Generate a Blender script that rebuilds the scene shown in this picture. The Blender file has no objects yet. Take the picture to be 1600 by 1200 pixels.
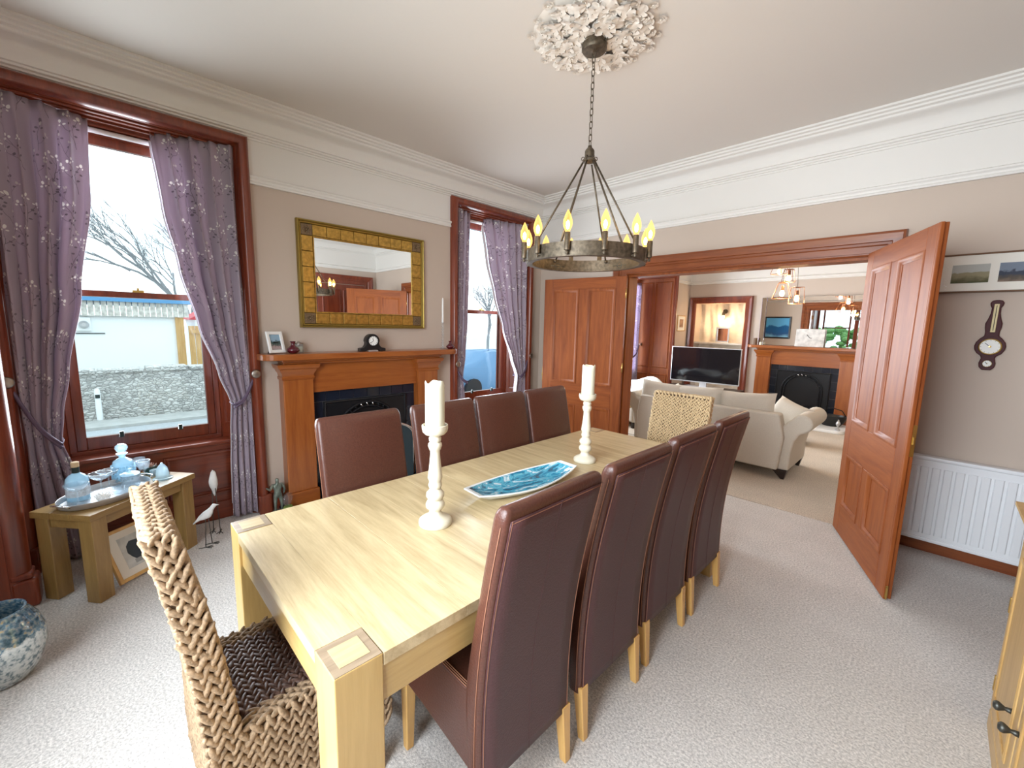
import bpy, math, random
import numpy as np
from mathutils import Vector, Matrix
random.seed(7)
rng = np.random.default_rng(11)
sc = bpy.context.scene
col = sc.collection
PI = math.pi

# ------------------------------------------------------------------ camera
YAW, PITCH, ROLL, FPX, CAMH = math.radians(45.409), math.radians(7.949), math.radians(1.231), 657.28, 1.55
F = Vector((-math.sin(YAW)*math.cos(PITCH), math.cos(YAW)*math.cos(PITCH), -math.sin(PITCH)))
R0 = Vector((math.cos(YAW), math.sin(YAW), 0)); U0 = R0.cross(F)
Rv = math.cos(ROLL)*R0 + math.sin(ROLL)*U0
Uv = -math.sin(ROLL)*R0 + math.cos(ROLL)*U0
cd = bpy.data.cameras.new('camera'); cam = bpy.data.objects.new('camera', cd); col.objects.link(cam)
cam.matrix_world = Matrix(((Rv.x, Uv.x, -F.x, 0), (Rv.y, Uv.y, -F.y, 0), (Rv.z, Uv.z, -F.z, CAMH), (0, 0, 0, 1)))
cd.sensor_fit = 'HORIZONTAL'; cd.sensor_width = 36; cd.lens = FPX/1600*36; cd.clip_start = .02; cd.clip_end = 300
sc.camera = cam

# ------------------------------------------------------------------ sky
w = bpy.data.worlds.new('overcast_sky'); sc.world = w; w.use_nodes = True
nt = w.node_tree; nt.nodes.clear()
wo = nt.nodes.new('ShaderNodeOutputWorld'); bg = nt.nodes.new('ShaderNodeBackground')
tc = nt.nodes.new('ShaderNodeTexCoord'); nz = nt.nodes.new('ShaderNodeTexNoise'); cr = nt.nodes.new('ShaderNodeValToRGB')
nz.inputs['Scale'].default_value = 3.0; nz.inputs['Detail'].default_value = 5
cr.color_ramp.elements[0].position = .35; cr.color_ramp.elements[0].color = (.60, .84, .97, 1)
cr.color_ramp.elements[1].position = .62; cr.color_ramp.elements[1].color = (.95, .98, 1, 1)
nt.links.new(tc.outputs['Generated'], nz.inputs['Vector']); nt.links.new(nz.outputs['Fac'], cr.inputs['Fac'])
nt.links.new(cr.outputs['Color'], bg.inputs['Color']); nt.links.new(bg.outputs['Background'], wo.inputs['Surface'])
bg.inputs['Strength'].default_value = 2.2

# ------------------------------------------------------------------ daylight in the window openings
def daylight(loc, direction, sx, sy, power, colour=(.84, .92, 1.0)):
    l = bpy.data.lights.new('window_daylight', 'AREA'); l.shape = 'RECTANGLE'; l.size = sx; l.size_y = sy
    l.energy = power; l.color = colour; l.spread = math.radians(128)
    o = bpy.data.objects.new('window_daylight', l); col.objects.link(o); o.location = loc
    o.rotation_euler = Vector(direction).to_track_quat('-Z', 'Y').to_euler()
    return o
LP = 1.0
daylight((-3.932, .23, 1.70), (1, 0, 0), .70, 1.95, 50*LP)
daylight((-3.932, 3.35, 1.70), (1, 0, 0), .70, 1.95, 44*LP)
daylight((-.95, -.88, 1.65), (0, 1, -.30), 1.8, 1.8, 104*LP)
daylight((-4.47, 6.6, 1.60), (1, 0, 0), 2.6, 1.8, 190*LP)
sc.view_settings.view_transform = 'Standard'; sc.view_settings.look = 'None'
sc.view_settings.exposure = 0.1; sc.view_settings.gamma = 1.0; sc.view_settings.use_curve_mapping = False

# ------------------------------------------------------------------ materials
def mat(name): 
    m = bpy.data.materials.new(name); m.use_nodes = True
    return m, m.node_tree, m.node_tree.nodes['Principled BSDF']
def N(nt, t, **kw):
    n = nt.nodes.new(t)
    for k, v in kw.items():
        if k in n.inputs: n.inputs[k].default_value = v
        else: setattr(n, k, v)
    return n
def ramp(nt, pts):
    r = nt.nodes.new('ShaderNodeValToRGB'); e = r.color_ramp.elements
    while len(e) < len(pts): e.new(.5)
    for q, (p, c) in zip(e, pts): q.position = p; q.color = (*c, 1)
    return r
def plain(name, c, rough=.5, metal=0, coat=0, bump=0, bscale=40, spec=.5, trans=0, emit=None, estr=0, var=0, sheen=0, ior=1.45):
    m, nt, b = mat(name)
    b.inputs['Base Color'].default_value = (*c, 1); b.inputs['Roughness'].default_value = rough
    b.inputs['Metallic'].default_value = metal; b.inputs['Coat Weight'].default_value = coat
    b.inputs['Coat Roughness'].default_value = .12; b.inputs['Specular IOR Level'].default_value = spec
    b.inputs['Transmission Weight'].default_value = trans; b.inputs['IOR'].default_value = ior
    b.inputs['Sheen Weight'].default_value = sheen
    if emit: b.inputs['Emission Color'].default_value = (*emit, 1); b.inputs['Emission Strength'].default_value = estr
    if bump or var:
        t = N(nt, 'ShaderNodeTexCoord'); n = N(nt, 'ShaderNodeTexNoise', Scale=bscale, Detail=4.0)
        nt.links.new(t.outputs['Object'], n.inputs['Vector'])
        if bump:
            bp = N(nt, 'ShaderNodeBump', Strength=bump, Distance=.004)
            nt.links.new(n.outputs['Fac'], bp.inputs['Height']); nt.links.new(bp.outputs['Normal'], b.inputs['Normal'])
        if var:
            r = ramp(nt, [(.3, tuple(x*(1-var) for x in c)), (.7, tuple(min(1, x*(1+var)) for x in c))])
            nt.links.new(n.outputs['Fac'], r.inputs['Fac']); nt.links.new(r.outputs['Color'], b.inputs['Base Color'])
    return m
def wood(name, c1, c2, axis='z', rough=.35, coat=.3, scale=1.0, knots=0.0, spec=.5):
    """stretched-noise grain along one object axis"""
    m, nt, b = mat(name)
    t = N(nt, 'ShaderNodeTexCoord'); mp = N(nt, 'ShaderNodeMapping')
    s = {'x': (1.2, 14, 14), 'y': (14, 1.2, 14), 'z': (14, 14, 1.2)}[axis]
    mp.inputs['Scale'].default_value = tuple(q*scale for q in s)
    nt.links.new(t.outputs['Object'], mp.inputs['Vector'])
    n1 = N(nt, 'ShaderNodeTexNoise', Scale=1.5, Detail=6.0, Roughness=.6, Distortion=.6)
    n2 = N(nt, 'ShaderNodeTexNoise', Scale=7.0, Detail=3.0, Roughness=.7)
    nt.links.new(mp.outputs['Vector'], n1.inputs['Vector']); nt.links.new(mp.outputs['Vector'], n2.inputs['Vector'])
    mx = N(nt, 'ShaderNodeMath', operation='MULTIPLY_ADD'); mx.inputs[1].default_value = .35
    nt.links.new(n2.outputs['Fac'], mx.inputs[0]); nt.links.new(n1.outputs['Fac'], mx.inputs[2])
    r = ramp(nt, [(.42, c1), (.62, tuple((a+q)/2 for a, q in zip(c1, c2))), (.82, c2)])
    nt.links.new(mx.outputs[0], r.inputs['Fac']); nt.links.new(r.outputs['Color'], b.inputs['Base Color'])
    bp = N(nt, 'ShaderNodeBump', Strength=.12, Distance=.002)
    nt.links.new(mx.outputs[0], bp.inputs['Height']); nt.links.new(bp.outputs['Normal'], b.inputs['Normal'])
    b.inputs['Roughness'].default_value = rough; b.inputs['Coat Weight'].default_value = coat; b.inputs['Coat Roughness'].default_value = .15
    b.inputs['Specular IOR Level'].default_value = spec
    return m
def paint(name, lower, upper, zsplit):
    m, nt, b = mat(name)
    g = N(nt, 'ShaderNodeNewGeometry'); sx = N(nt, 'ShaderNodeSeparateXYZ'); st = N(nt, 'ShaderNodeMath', operation='GREATER_THAN'); st.inputs[1].default_value = zsplit
    mx = N(nt, 'ShaderNodeMix', data_type='RGBA')
    mx.inputs[6].default_value = (*lower, 1); mx.inputs[7].default_value = (*upper, 1)
    nt.links.new(g.outputs['Position'], sx.inputs[0]); nt.links.new(sx.outputs['Z'], st.inputs[0]); nt.links.new(st.outputs[0], mx.inputs[0])
    nt.links.new(mx.outputs[2], b.inputs['Base Color']); b.inputs['Roughness'].default_value = .75; b.inputs['Specular IOR Level'].default_value = .25
    n = N(nt, 'ShaderNodeTexNoise', Scale=90.0, Detail=3.0); bp = N(nt, 'ShaderNodeBump', Strength=.06, Distance=.002)
    nt.links.new(g.outputs['Position'], n.inputs['Vector']); nt.links.new(n.outputs['Fac'], bp.inputs['Height']); nt.links.new(bp.outputs['Normal'], b.inputs['Normal'])
    return m
def carpet(name, c):
    m, nt, b = mat(name)
    g = N(nt, 'ShaderNodeNewGeometry')
    n1 = N(nt, 'ShaderNodeTexNoise', Scale=105.0, Detail=4.0, Roughness=.75); n2 = N(nt, 'ShaderNodeTexNoise', Scale=5.0, Detail=4.0)
    nt.links.new(g.outputs['Position'], n1.inputs['Vector']); nt.links.new(g.outputs['Position'], n2.inputs['Vector'])
    r1 = ramp(nt, [(.30, tuple(x*.50 for x in c)), (.66, tuple(min(1, x*1.22) for x in c))]); r2 = ramp(nt, [(.35, (.97, .97, .97)), (.65, (1.03, 1.03, 1.03))])
    mx = N(nt, 'ShaderNodeMix', data_type='RGBA', blend_type='MULTIPLY'); mx.inputs[0].default_value = 1
    nt.links.new(n1.outputs['Fac'], r1.inputs['Fac']); nt.links.new(n2.outputs['Fac'], r2.inputs['Fac'])
    nt.links.new(r1.outputs['Color'], mx.inputs[6]); nt.links.new(r2.outputs['Color'], mx.inputs[7]); nt.links.new(mx.outputs[2], b.inputs['Base Color'])
    bp = N(nt, 'ShaderNodeBump', Strength=.55, Distance=.008)
    nt.links.new(n1.outputs['Fac'], bp.inputs['Height']); nt.links.new(bp.outputs['Normal'], b.inputs['Normal'])
    b.inputs['Roughness'].default_value = .95; b.inputs['Specular IOR Level'].default_value = .1
    return m
def blossom(name, base=(.45, .37, .44), glow=.25):
    """mauve curtain cloth printed with blossom sprays; UV in metres of cloth"""
    m, nt, b = mat(name)
    uv = N(nt, 'ShaderNodeUVMap')
    def vm(op, a, c=None):
        q = N(nt, 'ShaderNodeVectorMath', operation=op)
        for i, s in enumerate((a, c)):
            if s is None: continue
            if isinstance(s, tuple): q.inputs[i].default_value = s
            else: nt.links.new(s, q.inputs[i])
        return q
    def ma(op, a, c=0.0, clamp=False):
        q = N(nt, 'ShaderNodeMath', operation=op); q.use_clamp = clamp
        for i, s in enumerate((a, c)):
            if isinstance(s, (int, float)): q.inputs[i].default_value = s
            else: nt.links.new(s, q.inputs[i])
        return q.outputs[0]
    def layer(offset, scale, seed, stems, whites, darks):
        rnd = random.Random(seed)
        p0 = vm('ADD', uv.outputs['UV'], offset).outputs[0]
        sc_ = vm('MULTIPLY', p0, (1.15, .82, 0)).outputs[0]
        v = N(nt, 'ShaderNodeTexVoronoi', Scale=scale); v.inputs['Randomness'].default_value = .55; v.voronoi_dimensions = '2D'
        nt.links.new(sc_, v.inputs['Vector'])
        pos = vm('DIVIDE', v.outputs['Position'], (1.15, .82, 1)).outputs[0]
        loc = vm('SUBTRACT', p0, pos).outputs[0]
        sepc = N(nt, 'ShaderNodeSeparateColor'); nt.links.new(v.outputs['Color'], sepc.inputs[0])
        ang = ma('MULTIPLY', ma('SUBTRACT', sepc.outputs[0], .5), 1.3)
        ro = N(nt, 'ShaderNodeVectorRotate', rotation_type='Z_AXIS'); nt.links.new(loc, ro.inputs['Vector']); nt.links.new(ang, ro.inputs['Angle'])
        L = ro.outputs[0]
        nz = N(nt, 'ShaderNodeTexNoise', Scale=18.0, Detail=1.0); nt.links.new(uv.outputs['UV'], nz.inputs['Vector'])
        L = vm('ADD', L, vm('SCALE', vm('SUBTRACT', nz.outputs['Color'], (.5, .5, .5)).outputs[0]).outputs[0]).outputs[0]
        for n_ in nt.nodes:
            if n_.type == 'VECT_MATH' and n_.operation == 'SCALE': n_.inputs['Scale'].default_value = .022
        L = vm('MULTIPLY', L, (1, 1, 0)).outputs[0]
        def seg(a, c, w):
            d = (c[0]-a[0], c[1]-a[1]); l2 = d[0]**2+d[1]**2
            pa = vm('SUBTRACT', L, (a[0], a[1], 0)).outputs[0]
            h = ma('MULTIPLY', vm('DOT_PRODUCT', pa, (d[0]/l2, d[1]/l2, 0)).outputs['Value'], 1.0, True)
            cx = N(nt, 'ShaderNodeCombineXYZ'); nt.links.new(ma('MULTIPLY', h, d[0]), cx.inputs[0]); nt.links.new(ma('MULTIPLY', h, d[1]), cx.inputs[1])
            return ma('LESS_THAN', vm('DISTANCE', pa, cx.outputs[0]).outputs['Value'], w)
        def dot(c, r, st):
            q = vm('MULTIPLY', vm('SUBTRACT', L, (c[0], c[1], 0)).outputs[0], (1.0, st, 0)).outputs[0]
            return ma('LESS_THAN', vm('LENGTH', q).outputs['Value'], r)
        def mx(l):
            r = l[0]
            for q in l[1:]: r = ma('MAXIMUM', r, q)
            return r
        return mx([seg(*s) for s in stems]), mx([dot(*w_) for w_ in whites]), mx([dot(*d_) for d_ in darks])
    A = layer((0, 0, 0), 4.6, 1,
              [((0, -.11), (.01, .0), .0016), ((.01, 0), (.0, .085), .0013), ((.003, -.06), (-.045, .0), .0012), ((-.045, 0), (-.06, .045), .0010), ((.01, -.01), (.055, .05), .0012), ((.004, .03), (-.03, .075), .0010)],
              [((0, .090), .0085, .8), ((.016, .072), .0075, 1.5), ((-.014, .070), .0075, 1.4), ((-.062, .050), .008, .8), ((-.046, .032), .007, 1.6), ((-.070, .030), .007, 1.5), ((.058, .056), .0085, .8), ((.040, .050), .007, 1.5), ((.066, .036), .007, 1.5), ((-.034, .082), .007, .9)],
              [((.030, .016), .009, 1.6), ((-.022, -.012), .009, 1.5), ((.020, -.040), .008, 1.6), ((-.020, .030), .008, 1.5), ((.044, .000), .008, 1.4)])
    B = layer((.113, .071, 0), 4.2, 2,
              [((.0, -.09), (-.02, .03), .0012), ((-.02, .03), (-.015, .07), .0010), ((-.008, -.04), (.04, .01), .0010)],
              [((.044, .014), .0075, 1.5), ((.030, .020), .0065, .8), ((-.016, .076), .007, .9)],
              [((-.030, .050), .009, 1.5), ((-.002, .052), .009, 1.5), ((-.036, .020), .008, 1.4), ((.018, -.006), .008, 1.5), ((-.018, .090), .008, .8)])
    prev = N(nt, 'ShaderNodeRGB'); prev.outputs[0].default_value = (*base, 1); c = prev.outputs[0]
    dk = tuple(x*.42 for x in base); dk2 = tuple(x*.50 for x in base)
    for fac, colr in ((B[0], dk2), (B[2], dk2), (A[0], dk), (A[2], dk), (B[1], (.62, .58, .56)), (A[1], (.88, .86, .82))):
        x = N(nt, 'ShaderNodeMix', data_type='RGBA'); nt.links.new(fac, x.inputs[0]); nt.links.new(c, x.inputs[6]); x.inputs[7].default_value = (*colr, 1); c = x.outputs[2]
    nt.links.new(c, b.inputs['Base Color'])
    b.inputs['Roughness'].default_value = .55; b.inputs['Sheen Weight'].default_value = .2; b.inputs['Specular IOR Level'].default_value = .3
    tl = N(nt, 'ShaderNodeBsdfTranslucent'); nt.links.new(c, tl.inputs[0]); ms = N(nt, 'ShaderNodeMixShader'); ms.inputs[0].default_value = glow
    out = [q for q in nt.nodes if q.type == 'OUTPUT_MATERIAL'][0]
    nt.links.new(b.outputs[0], ms.inputs[1]); nt.links.new(tl.outputs[0], ms.inputs[2]); nt.links.new(ms.outputs[0], out.inputs['Surface'])
    return m
def schlick(nt, f0):
    lw = N(nt, 'ShaderNodeLayerWeight'); lw.inputs[0].default_value = .5
    pw = N(nt, 'ShaderNodeMath', operation='POWER'); pw.inputs[1].default_value = 5; nt.links.new(lw.outputs['Facing'], pw.inputs[0])
    ma = N(nt, 'ShaderNodeMath', operation='MULTIPLY_ADD'); ma.inputs[1].default_value = 1-f0; ma.inputs[2].default_value = f0; nt.links.new(pw.outputs[0], ma.inputs[0])
    return ma
def pane_glass(name, tint=(.97, 1, 1), ior=1.35):
    m = bpy.data.materials.new(name); m.use_nodes = True; nt = m.node_tree; nt.nodes.clear()
    o = N(nt, 'ShaderNodeOutputMaterial'); t = N(nt, 'ShaderNodeBsdfTransparent'); g = N(nt, 'ShaderNodeBsdfGlossy'); f = schlick(nt, ((ior-1)/(ior+1))**2); mx = N(nt, 'ShaderNodeMixShader')
    t.inputs[0].default_value = (*tint, 1); g.inputs['Roughness'].default_value = .02
    nt.links.new(f.outputs[0], mx.inputs[0]); nt.links.new(t.outputs[0], mx.inputs[1]); nt.links.new(g.outputs[0], mx.inputs[2]); nt.links.new(mx.outputs[0], o.inputs[0])
    return m

M = {}
M['wall'] = paint('wall_paint', (.55, .455, .38), (.755, .73, .69), 2.56)
M['wall_lounge'] = paint('lounge_wall_paint', (.58, .485, .41), (.76, .735, .695), 2.45)
M['ceiling'] = plain('ceiling_paint', (.70, .655, .605), .8, bump=.05, bscale=60, spec=.2)
M['plaster'] = plain('white_plaster', (.765, .74, .70), .65, spec=.3)
M['rose'] = plain('rose_plaster', (.76, .70, .63), .6, spec=.35)
M['carpet'] = carpet('carpet_grey', (.68, .64, .60))
M['carpet_tan'] = carpet('carpet_tan', (.62, .53, .43))
M['casing'] = wood('casing_wood', (.115, .0185, .0085), (.235, .046, .0165), 'z', .30, .3)
M['casing_y'] = wood('casing_wood_y', (.115, .0185, .0085), (.235, .046, .0165), 'y', .30, .3)
M['casing_x'] = wood('casing_wood_x', (.14, .029, .007), (.25, .066, .015), 'x', .34, .15)
M['pine'] = wood('pine_wood', (.24, .056, .009), (.37, .110, .021), 'z', .33, .4)
M['pine_y'] = wood('pine_wood_y', (.24, .056, .009), (.37, .110, .021), 'y', .33, .4)
M['pine_x'] = wood('pine_wood_x', (.24, .056, .009), (.37, .110, .021), 'x', .33, .4)
M['door'] = wood('door_wood', (.175, .038, .008), (.295, .080, .017), 'z', .44, .0, spec=.3)
M['door_x'] = wood('door_wood_x', (.175, .038, .008), (.295, .080, .017), 'x', .44, .0, spec=.3)
M['oak'] = wood('table_oak', (.40, .29, .145), (.63, .50, .29), 'x', .36, .2, 1.1)
M['oak_z'] = wood('table_oak_leg', (.45, .285, .092), (.59, .40, .155), 'z', .38, .15, .7)
M['oak_apron'] = wood('table_oak_apron', (.43, .275, .092), (.57, .39, .155), 'x', .36, .2, .8)
M['oak_apron_y'] = wood('table_oak_apron_y', (.43, .275, .092), (.57, .39, .155), 'y', .36, .2, .8)
M['oak_end'] = wood('table_oak_end', (.23, .165, .105), (.34, .255, .17), 'y', .35, .2, 2.5)
M['oak_in'] = wood('table_oak_tenon', (.42, .315, .17), (.52, .405, .235), 'y', .35, .2, 2.0)
M['oak_dark'] = wood('side_table_oak', (.22, .125, .036), (.34, .205, .066), 'x', .4, .2)
M['oak_dark_z'] = wood('side_table_oak_leg', (.22, .125, .036), (.34, .205, .066), 'z', .4, .2)
M['cab'] = wood('cabinet_oak', (.40, .23, .075), (.54, .34, .13), 'z', .42, .15)
M['chair_leg'] = wood('chair_leg_wood', (.55, .30, .085), (.70, .42, .14), 'z', .35, .2)
M['leather'] = plain('brown_leather', (.080, .027, .017), .36, bump=.25, bscale=160, spec=.5, coat=.12, var=.18)
M['leather_back'] = plain('purple_sheen_leather', (.066, .025, .026), .42, bump=.25, bscale=160, spec=.45, var=.12)  # plum tone paints in the purple reflection on the chair backs
M['thread'] = plain('stitch_thread', (.33, .15, .085), .7)
M['wicker'] = plain('seagrass', (.315, .215, .128), .65, bump=.5, bscale=120, spec=.3, var=.38)
M['wicker_pale'] = plain('pale_seagrass', (.58, .43, .25), .65, bump=.5, bscale=120, spec=.3, var=.25)
M['wicker_dark'] = plain('dark_seagrass', (.115, .062, .043), .5, bump=.5, bscale=120, spec=.4, var=.45)
M['wicker_core'] = plain('gap_shade_core', (.07, .04, .02), .8)  # core coloured dark to paint the shade between the plaits
M['curtain'] = blossom('blossom_curtain')
M['curtain_backlit'] = blossom('backlit_blossom_curtain', (.50, .44, .55), .5)  # same print, paled: bay backlight and lining tone put into the colour
M['lining'] = plain('curtain_lining', (.70, .70, .74), .8)
M['tieback'] = plain('tieback_cloth', (.12, .085, .14), .6)
M['pewter'] = plain('pewter', (.36, .32, .28), .35, metal=1)
M['chrome'] = plain('chrome', (.75, .75, .75), .15, metal=1)
M['brass'] = plain('brass', (.62, .43, .14), .3, metal=1, bump=.2, bscale=60)
M['gold'] = plain('gold_leaf', (.47, .285, .065), .36, metal=.75, bump=.35, bscale=35, var=.30)
M['gold_dark'] = plain('antique_gold', (.34, .24, .06), .38, metal=.8, bump=.2, bscale=50)
M['relief'] = plain('dark_gold_relief', (.20, .135, .075), .5, metal=.5, bump=.4, bscale=80)
M['mirror'] = plain('mirror_silver', (.93, .94, .93), .005, metal=1)
M['bronze'] = plain('aged_bronze', (.115, .090, .062), .5, metal=.7, bump=.3, bscale=50, var=.4)
M['iron'] = plain('cast_iron', (.012, .013, .016), .32, metal=.3, spec=.5)
M['slate_tile'] = plain('navy_tile', (.012, .017, .030), .12, spec=.6)
M['grout'] = plain('grout', (.16, .17, .19), .8)
M['cream'] = plain('cream_painted_wood', (.70, .64, .50), .5, bump=.1, bscale=50)
M['wax'] = plain('ivory_wax', (.76, .74, .58), .4, spec=.4)
def crystal(name, tint, glint, fac):
    """thin-walled glass: clear shell, fresnel gloss and a pale diffuse share that paints in brightness"""
    m = bpy.data.materials.new(name); m.use_nodes = True; nt = m.node_tree; nt.nodes.clear()
    o = N(nt, 'ShaderNodeOutputMaterial'); t = N(nt, 'ShaderNodeBsdfTransparent'); g = N(nt, 'ShaderNodeBsdfGlossy'); f = schlick(nt, .045); d = N(nt, 'ShaderNodeBsdfTranslucent'); df = N(nt, 'ShaderNodeBsdfDiffuse')
    t.inputs[0].default_value = (*tint, 1); g.inputs['Roughness'].default_value = .03; d.inputs[0].default_value = (*glint, 1); df.inputs[0].default_value = (*glint, 1)
    a = N(nt, 'ShaderNodeMixShader'); c = N(nt, 'ShaderNodeMixShader'); e = N(nt, 'ShaderNodeMixShader'); a.inputs[0].default_value = .5; c.inputs[0].default_value = fac
    nt.links.new(d.outputs[0], a.inputs[1]); nt.links.new(df.outputs[0], a.inputs[2]); nt.links.new(t.outputs[0], c.inputs[1]); nt.links.new(a.outputs[0], c.inputs[2])
    nt.links.new(f.outputs[0], e.inputs[0]); nt.links.new(c.outputs[0], e.inputs[1]); nt.links.new(g.outputs[0], e.inputs[2]); nt.links.new(e.outputs[0], o.inputs[0])
    return m
M['glass'] = crystal('clear_glass', (.95, .98, 1), (.80, .92, 1), .10)
M['blueglass'] = crystal('cut_crystal', (.84, .95, 1), (.75, .92, 1), .40)  # larger pale diffuse share paints the crystal brighter
M['picture_glass'] = None
M['pane'] = pane_glass('window_pane'); M['picture_glass'] = pane_glass('picture_glass', (1, 1, 1), 1.06)
M['white'] = plain('white_enamel', (.82, .84, .86), .3, spec=.5)
M['whitewood'] = plain('white_paint', (.86, .86, .84), .45)
M['black'] = plain('black_paint', (.010, .010, .011), .35)
M['screen'] = plain('tv_screen', (.004, .004, .006), .08, spec=.6)
M['silver'] = plain('silver_plastic', (.55, .55, .56), .35, metal=.6)
M['linen'] = plain('oatmeal_linen', (.55, .49, .41), .85, bump=.35, bscale=220, spec=.2, var=.08)
M['throw'] = plain('white_throw', (.82, .88, .86), .9, bump=.4, bscale=60)
M['darkwood'] = plain('ebony_leg', (.020, .012, .010), .35)
M['maroon'] = plain('maroon_glaze', (.085, .006, .014), .08, spec=.6, coat=.5)
M['bird'] = plain('limewashed_wood', (.80, .80, .78), .7, bump=.4, bscale=30, var=.05)
M['wire'] = plain('dark_wire', (.09, .09, .08), .45, metal=.8)
M['slate'] = plain('slate_paint', (.03, .05, .07), .5)
M['cardw'] = plain('mount_card', (.82, .79, .71), .8)
M['brown_frame'] = plain('brown_frame', (.16, .085, .045), .45)
M['mahog'] = plain('dark_mahogany', (.060, .010, .012), .5, spec=.3)
M['dialw'] = plain('dial_white', (.86, .86, .82), .4)
M['ink'] = plain('ink', (.015, .015, .018), .6)
M['bulb'] = plain('lit_bulb', (1, .8, .45), .1, emit=(1, .66, .26), estr=3.0)
M['filament'] = plain('filament_glow', (1, .85, .5), .1, emit=(1, .80, .42), estr=30)
M['stem'] = plain('bottle_seal', (.012, .03, .028), .4)
M['cork'] = plain('cork', (.62, .45, .27), .8, bump=.3)
# ------------------------------------------------------------------ mesh helpers
class MB:
    def __init__(s): s.v = []; s.f = []; s.uv = None
    def add(s, vs, fs):
        o = len(s.v); s.v.extend([tuple(map(float, p)) for p in vs]); s.f.extend([tuple(i+o for i in f) for f in fs]); return s
    def box(s, a, b):
        x0, y0, z0 = [min(p, q) for p, q in zip(a, b)]; x1, y1, z1 = [max(p, q) for p, q in zip(a, b)]
        return s.add([(x0, y0, z0), (x1, y0, z0), (x1, y1, z0), (x0, y1, z0), (x0, y0, z1), (x1, y0, z1), (x1, y1, z1), (x0, y1, z1)],
                     [(0, 3, 2, 1), (4, 5, 6, 7), (0, 1, 5, 4), (1, 2, 6, 5), (2, 3, 7, 6), (3, 0, 4, 7)])
    def loft(s, rings, cap=True, closed_ring=True, closed_path=False):
        n = len(rings[0]); vs = [p for r in rings for p in r]; fs = []; m = len(rings)
        for i in range(m if closed_path else m-1):
            for j in range(n if closed_ring else n-1):
                a = i*n+j; b = i*n+(j+1) % n; c = ((i+1) % m)*n+(j+1) % n; d = ((i+1) % m)*n+j
                fs.append((a, b, c, d))
        if cap and not closed_path: fs.append(tuple(range(n-1, -1, -1))); fs.append(tuple((m-1)*n+j for j in range(n)))
        return s.add(vs, fs)
    def prism(s, poly, axis, a, b):
        """2-D polygon extruded along axis: x -> (y,z); y -> (x,z); z -> (x,y)"""
        def P(p, t): return {'x': (t, p[0], p[1]), 'y': (p[0], t, p[1]), 'z': (p[0], p[1], t)}[axis]
        return s.loft([[P(p, a) for p in poly], [P(p, b) for p in poly]])
    def tube(s, pts, r, n=8, closed=False, rad=None):
        pts = [Vector(p) for p in pts]; m = len(pts); rings = []; up = None
        for i, p in enumerate(pts):
            t = (pts[(i+1) % m]-pts[i-1]) if closed else (pts[min(i+1, m-1)]-pts[max(i-1, 0)])
            t.normalize()
            if up is None: up = Vector((0, 0, 1)) if abs(t.z) < .9 else Vector((1, 0, 0))
            sx = t.cross(up).normalized(); up = sx.cross(t).normalized()
            rr = rad[i] if rad else r
            rings.append([p+sx*math.cos(k*2*PI/n)*rr+up*math.sin(k*2*PI/n)*rr for k in range(n)])
        return s.loft(rings, closed_path=closed)
    def hoop(s, prof, n=36):
        return s.loft([[(r*math.cos(k*2*PI/n), r*math.sin(k*2*PI/n), z) for r, z in prof] for k in range(n)], closed_path=True)
    def lathe(s, prof, n=24, c=(0, 0, 0), sx=1, sy=1):
        rings = [[(c[0]+r*sx*math.cos(k*2*PI/n), c[1]+r*sy*math.sin(k*2*PI/n), c[2]+z) for k in range(n)] for r, z in prof]
        return s.loft(rings)
    def ell(s, c, r, nu=10, nv=6, rot=None):
        rings = []
        for i in range(1, nv):
            th = PI*i/nv; rings.append([Vector((r[0]*math.sin(th)*math.cos(k*2*PI/nu), r[1]*math.sin(th)*math.sin(k*2*PI/nu), -r[2]*math.cos(th))) for k in range(nu)])
        vs = [Vector((0, 0, -r[2]))]+[p for q in rings for p in q]+[Vector((0, 0, r[2]))]
        if rot: vs = [rot @ p for p in vs]
        c = Vector(c); fs = []; m = nv-1
        for k in range(nu): fs.append((0, 1+(k+1) % nu, 1+k))
        for i in range(m-1):
            for k in range(nu): fs.append((1+i*nu+k, 1+i*nu+(k+1) % nu, 1+(i+1)*nu+(k+1) % nu, 1+(i+1)*nu+k))
        for k in range(nu): fs.append((1+(m-1)*nu+k, 1+(m-1)*nu+(k+1) % nu, 1+m*nu))
        return s.add([c+p for p in vs], fs)
    def grid(s, fn, nu, nv, uvfn=None):
        o = len(s.v)
        for j in range(nv+1):
            for i in range(nu+1): s.v.append(tuple(map(float, fn(i/nu, j/nv))))
        for j in range(nv):
            for i in range(nu):
                a = o+j*(nu+1)+i; s.f.append((a, a+1, a+nu+2, a+nu+1))
        if uvfn:
            s.uv = [uvfn(i/nu, j/nv) for j in range(nv+1) for i in range(nu+1)]
        return s
    def frame(s, T, u0, u1, v0, v1, prof, closed=True):
        """mitred moulding round a rectangle; prof = (outward offset, height off the plane); T maps (u,v,n) to xyz"""
        rings = []
        cs = [(u0, v0, -1, -1), (u0, v1, -1, 1), (u1, v1, 1, 1), (u1, v0, 1, -1)]
        for (u, v, du, dv) in cs:
            rings.append([T(u+du*o, v+(dv*o if (closed or v == v1) else 0), h) for o, h in prof])
        return s.loft(rings, cap=not closed, closed_path=closed)
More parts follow.
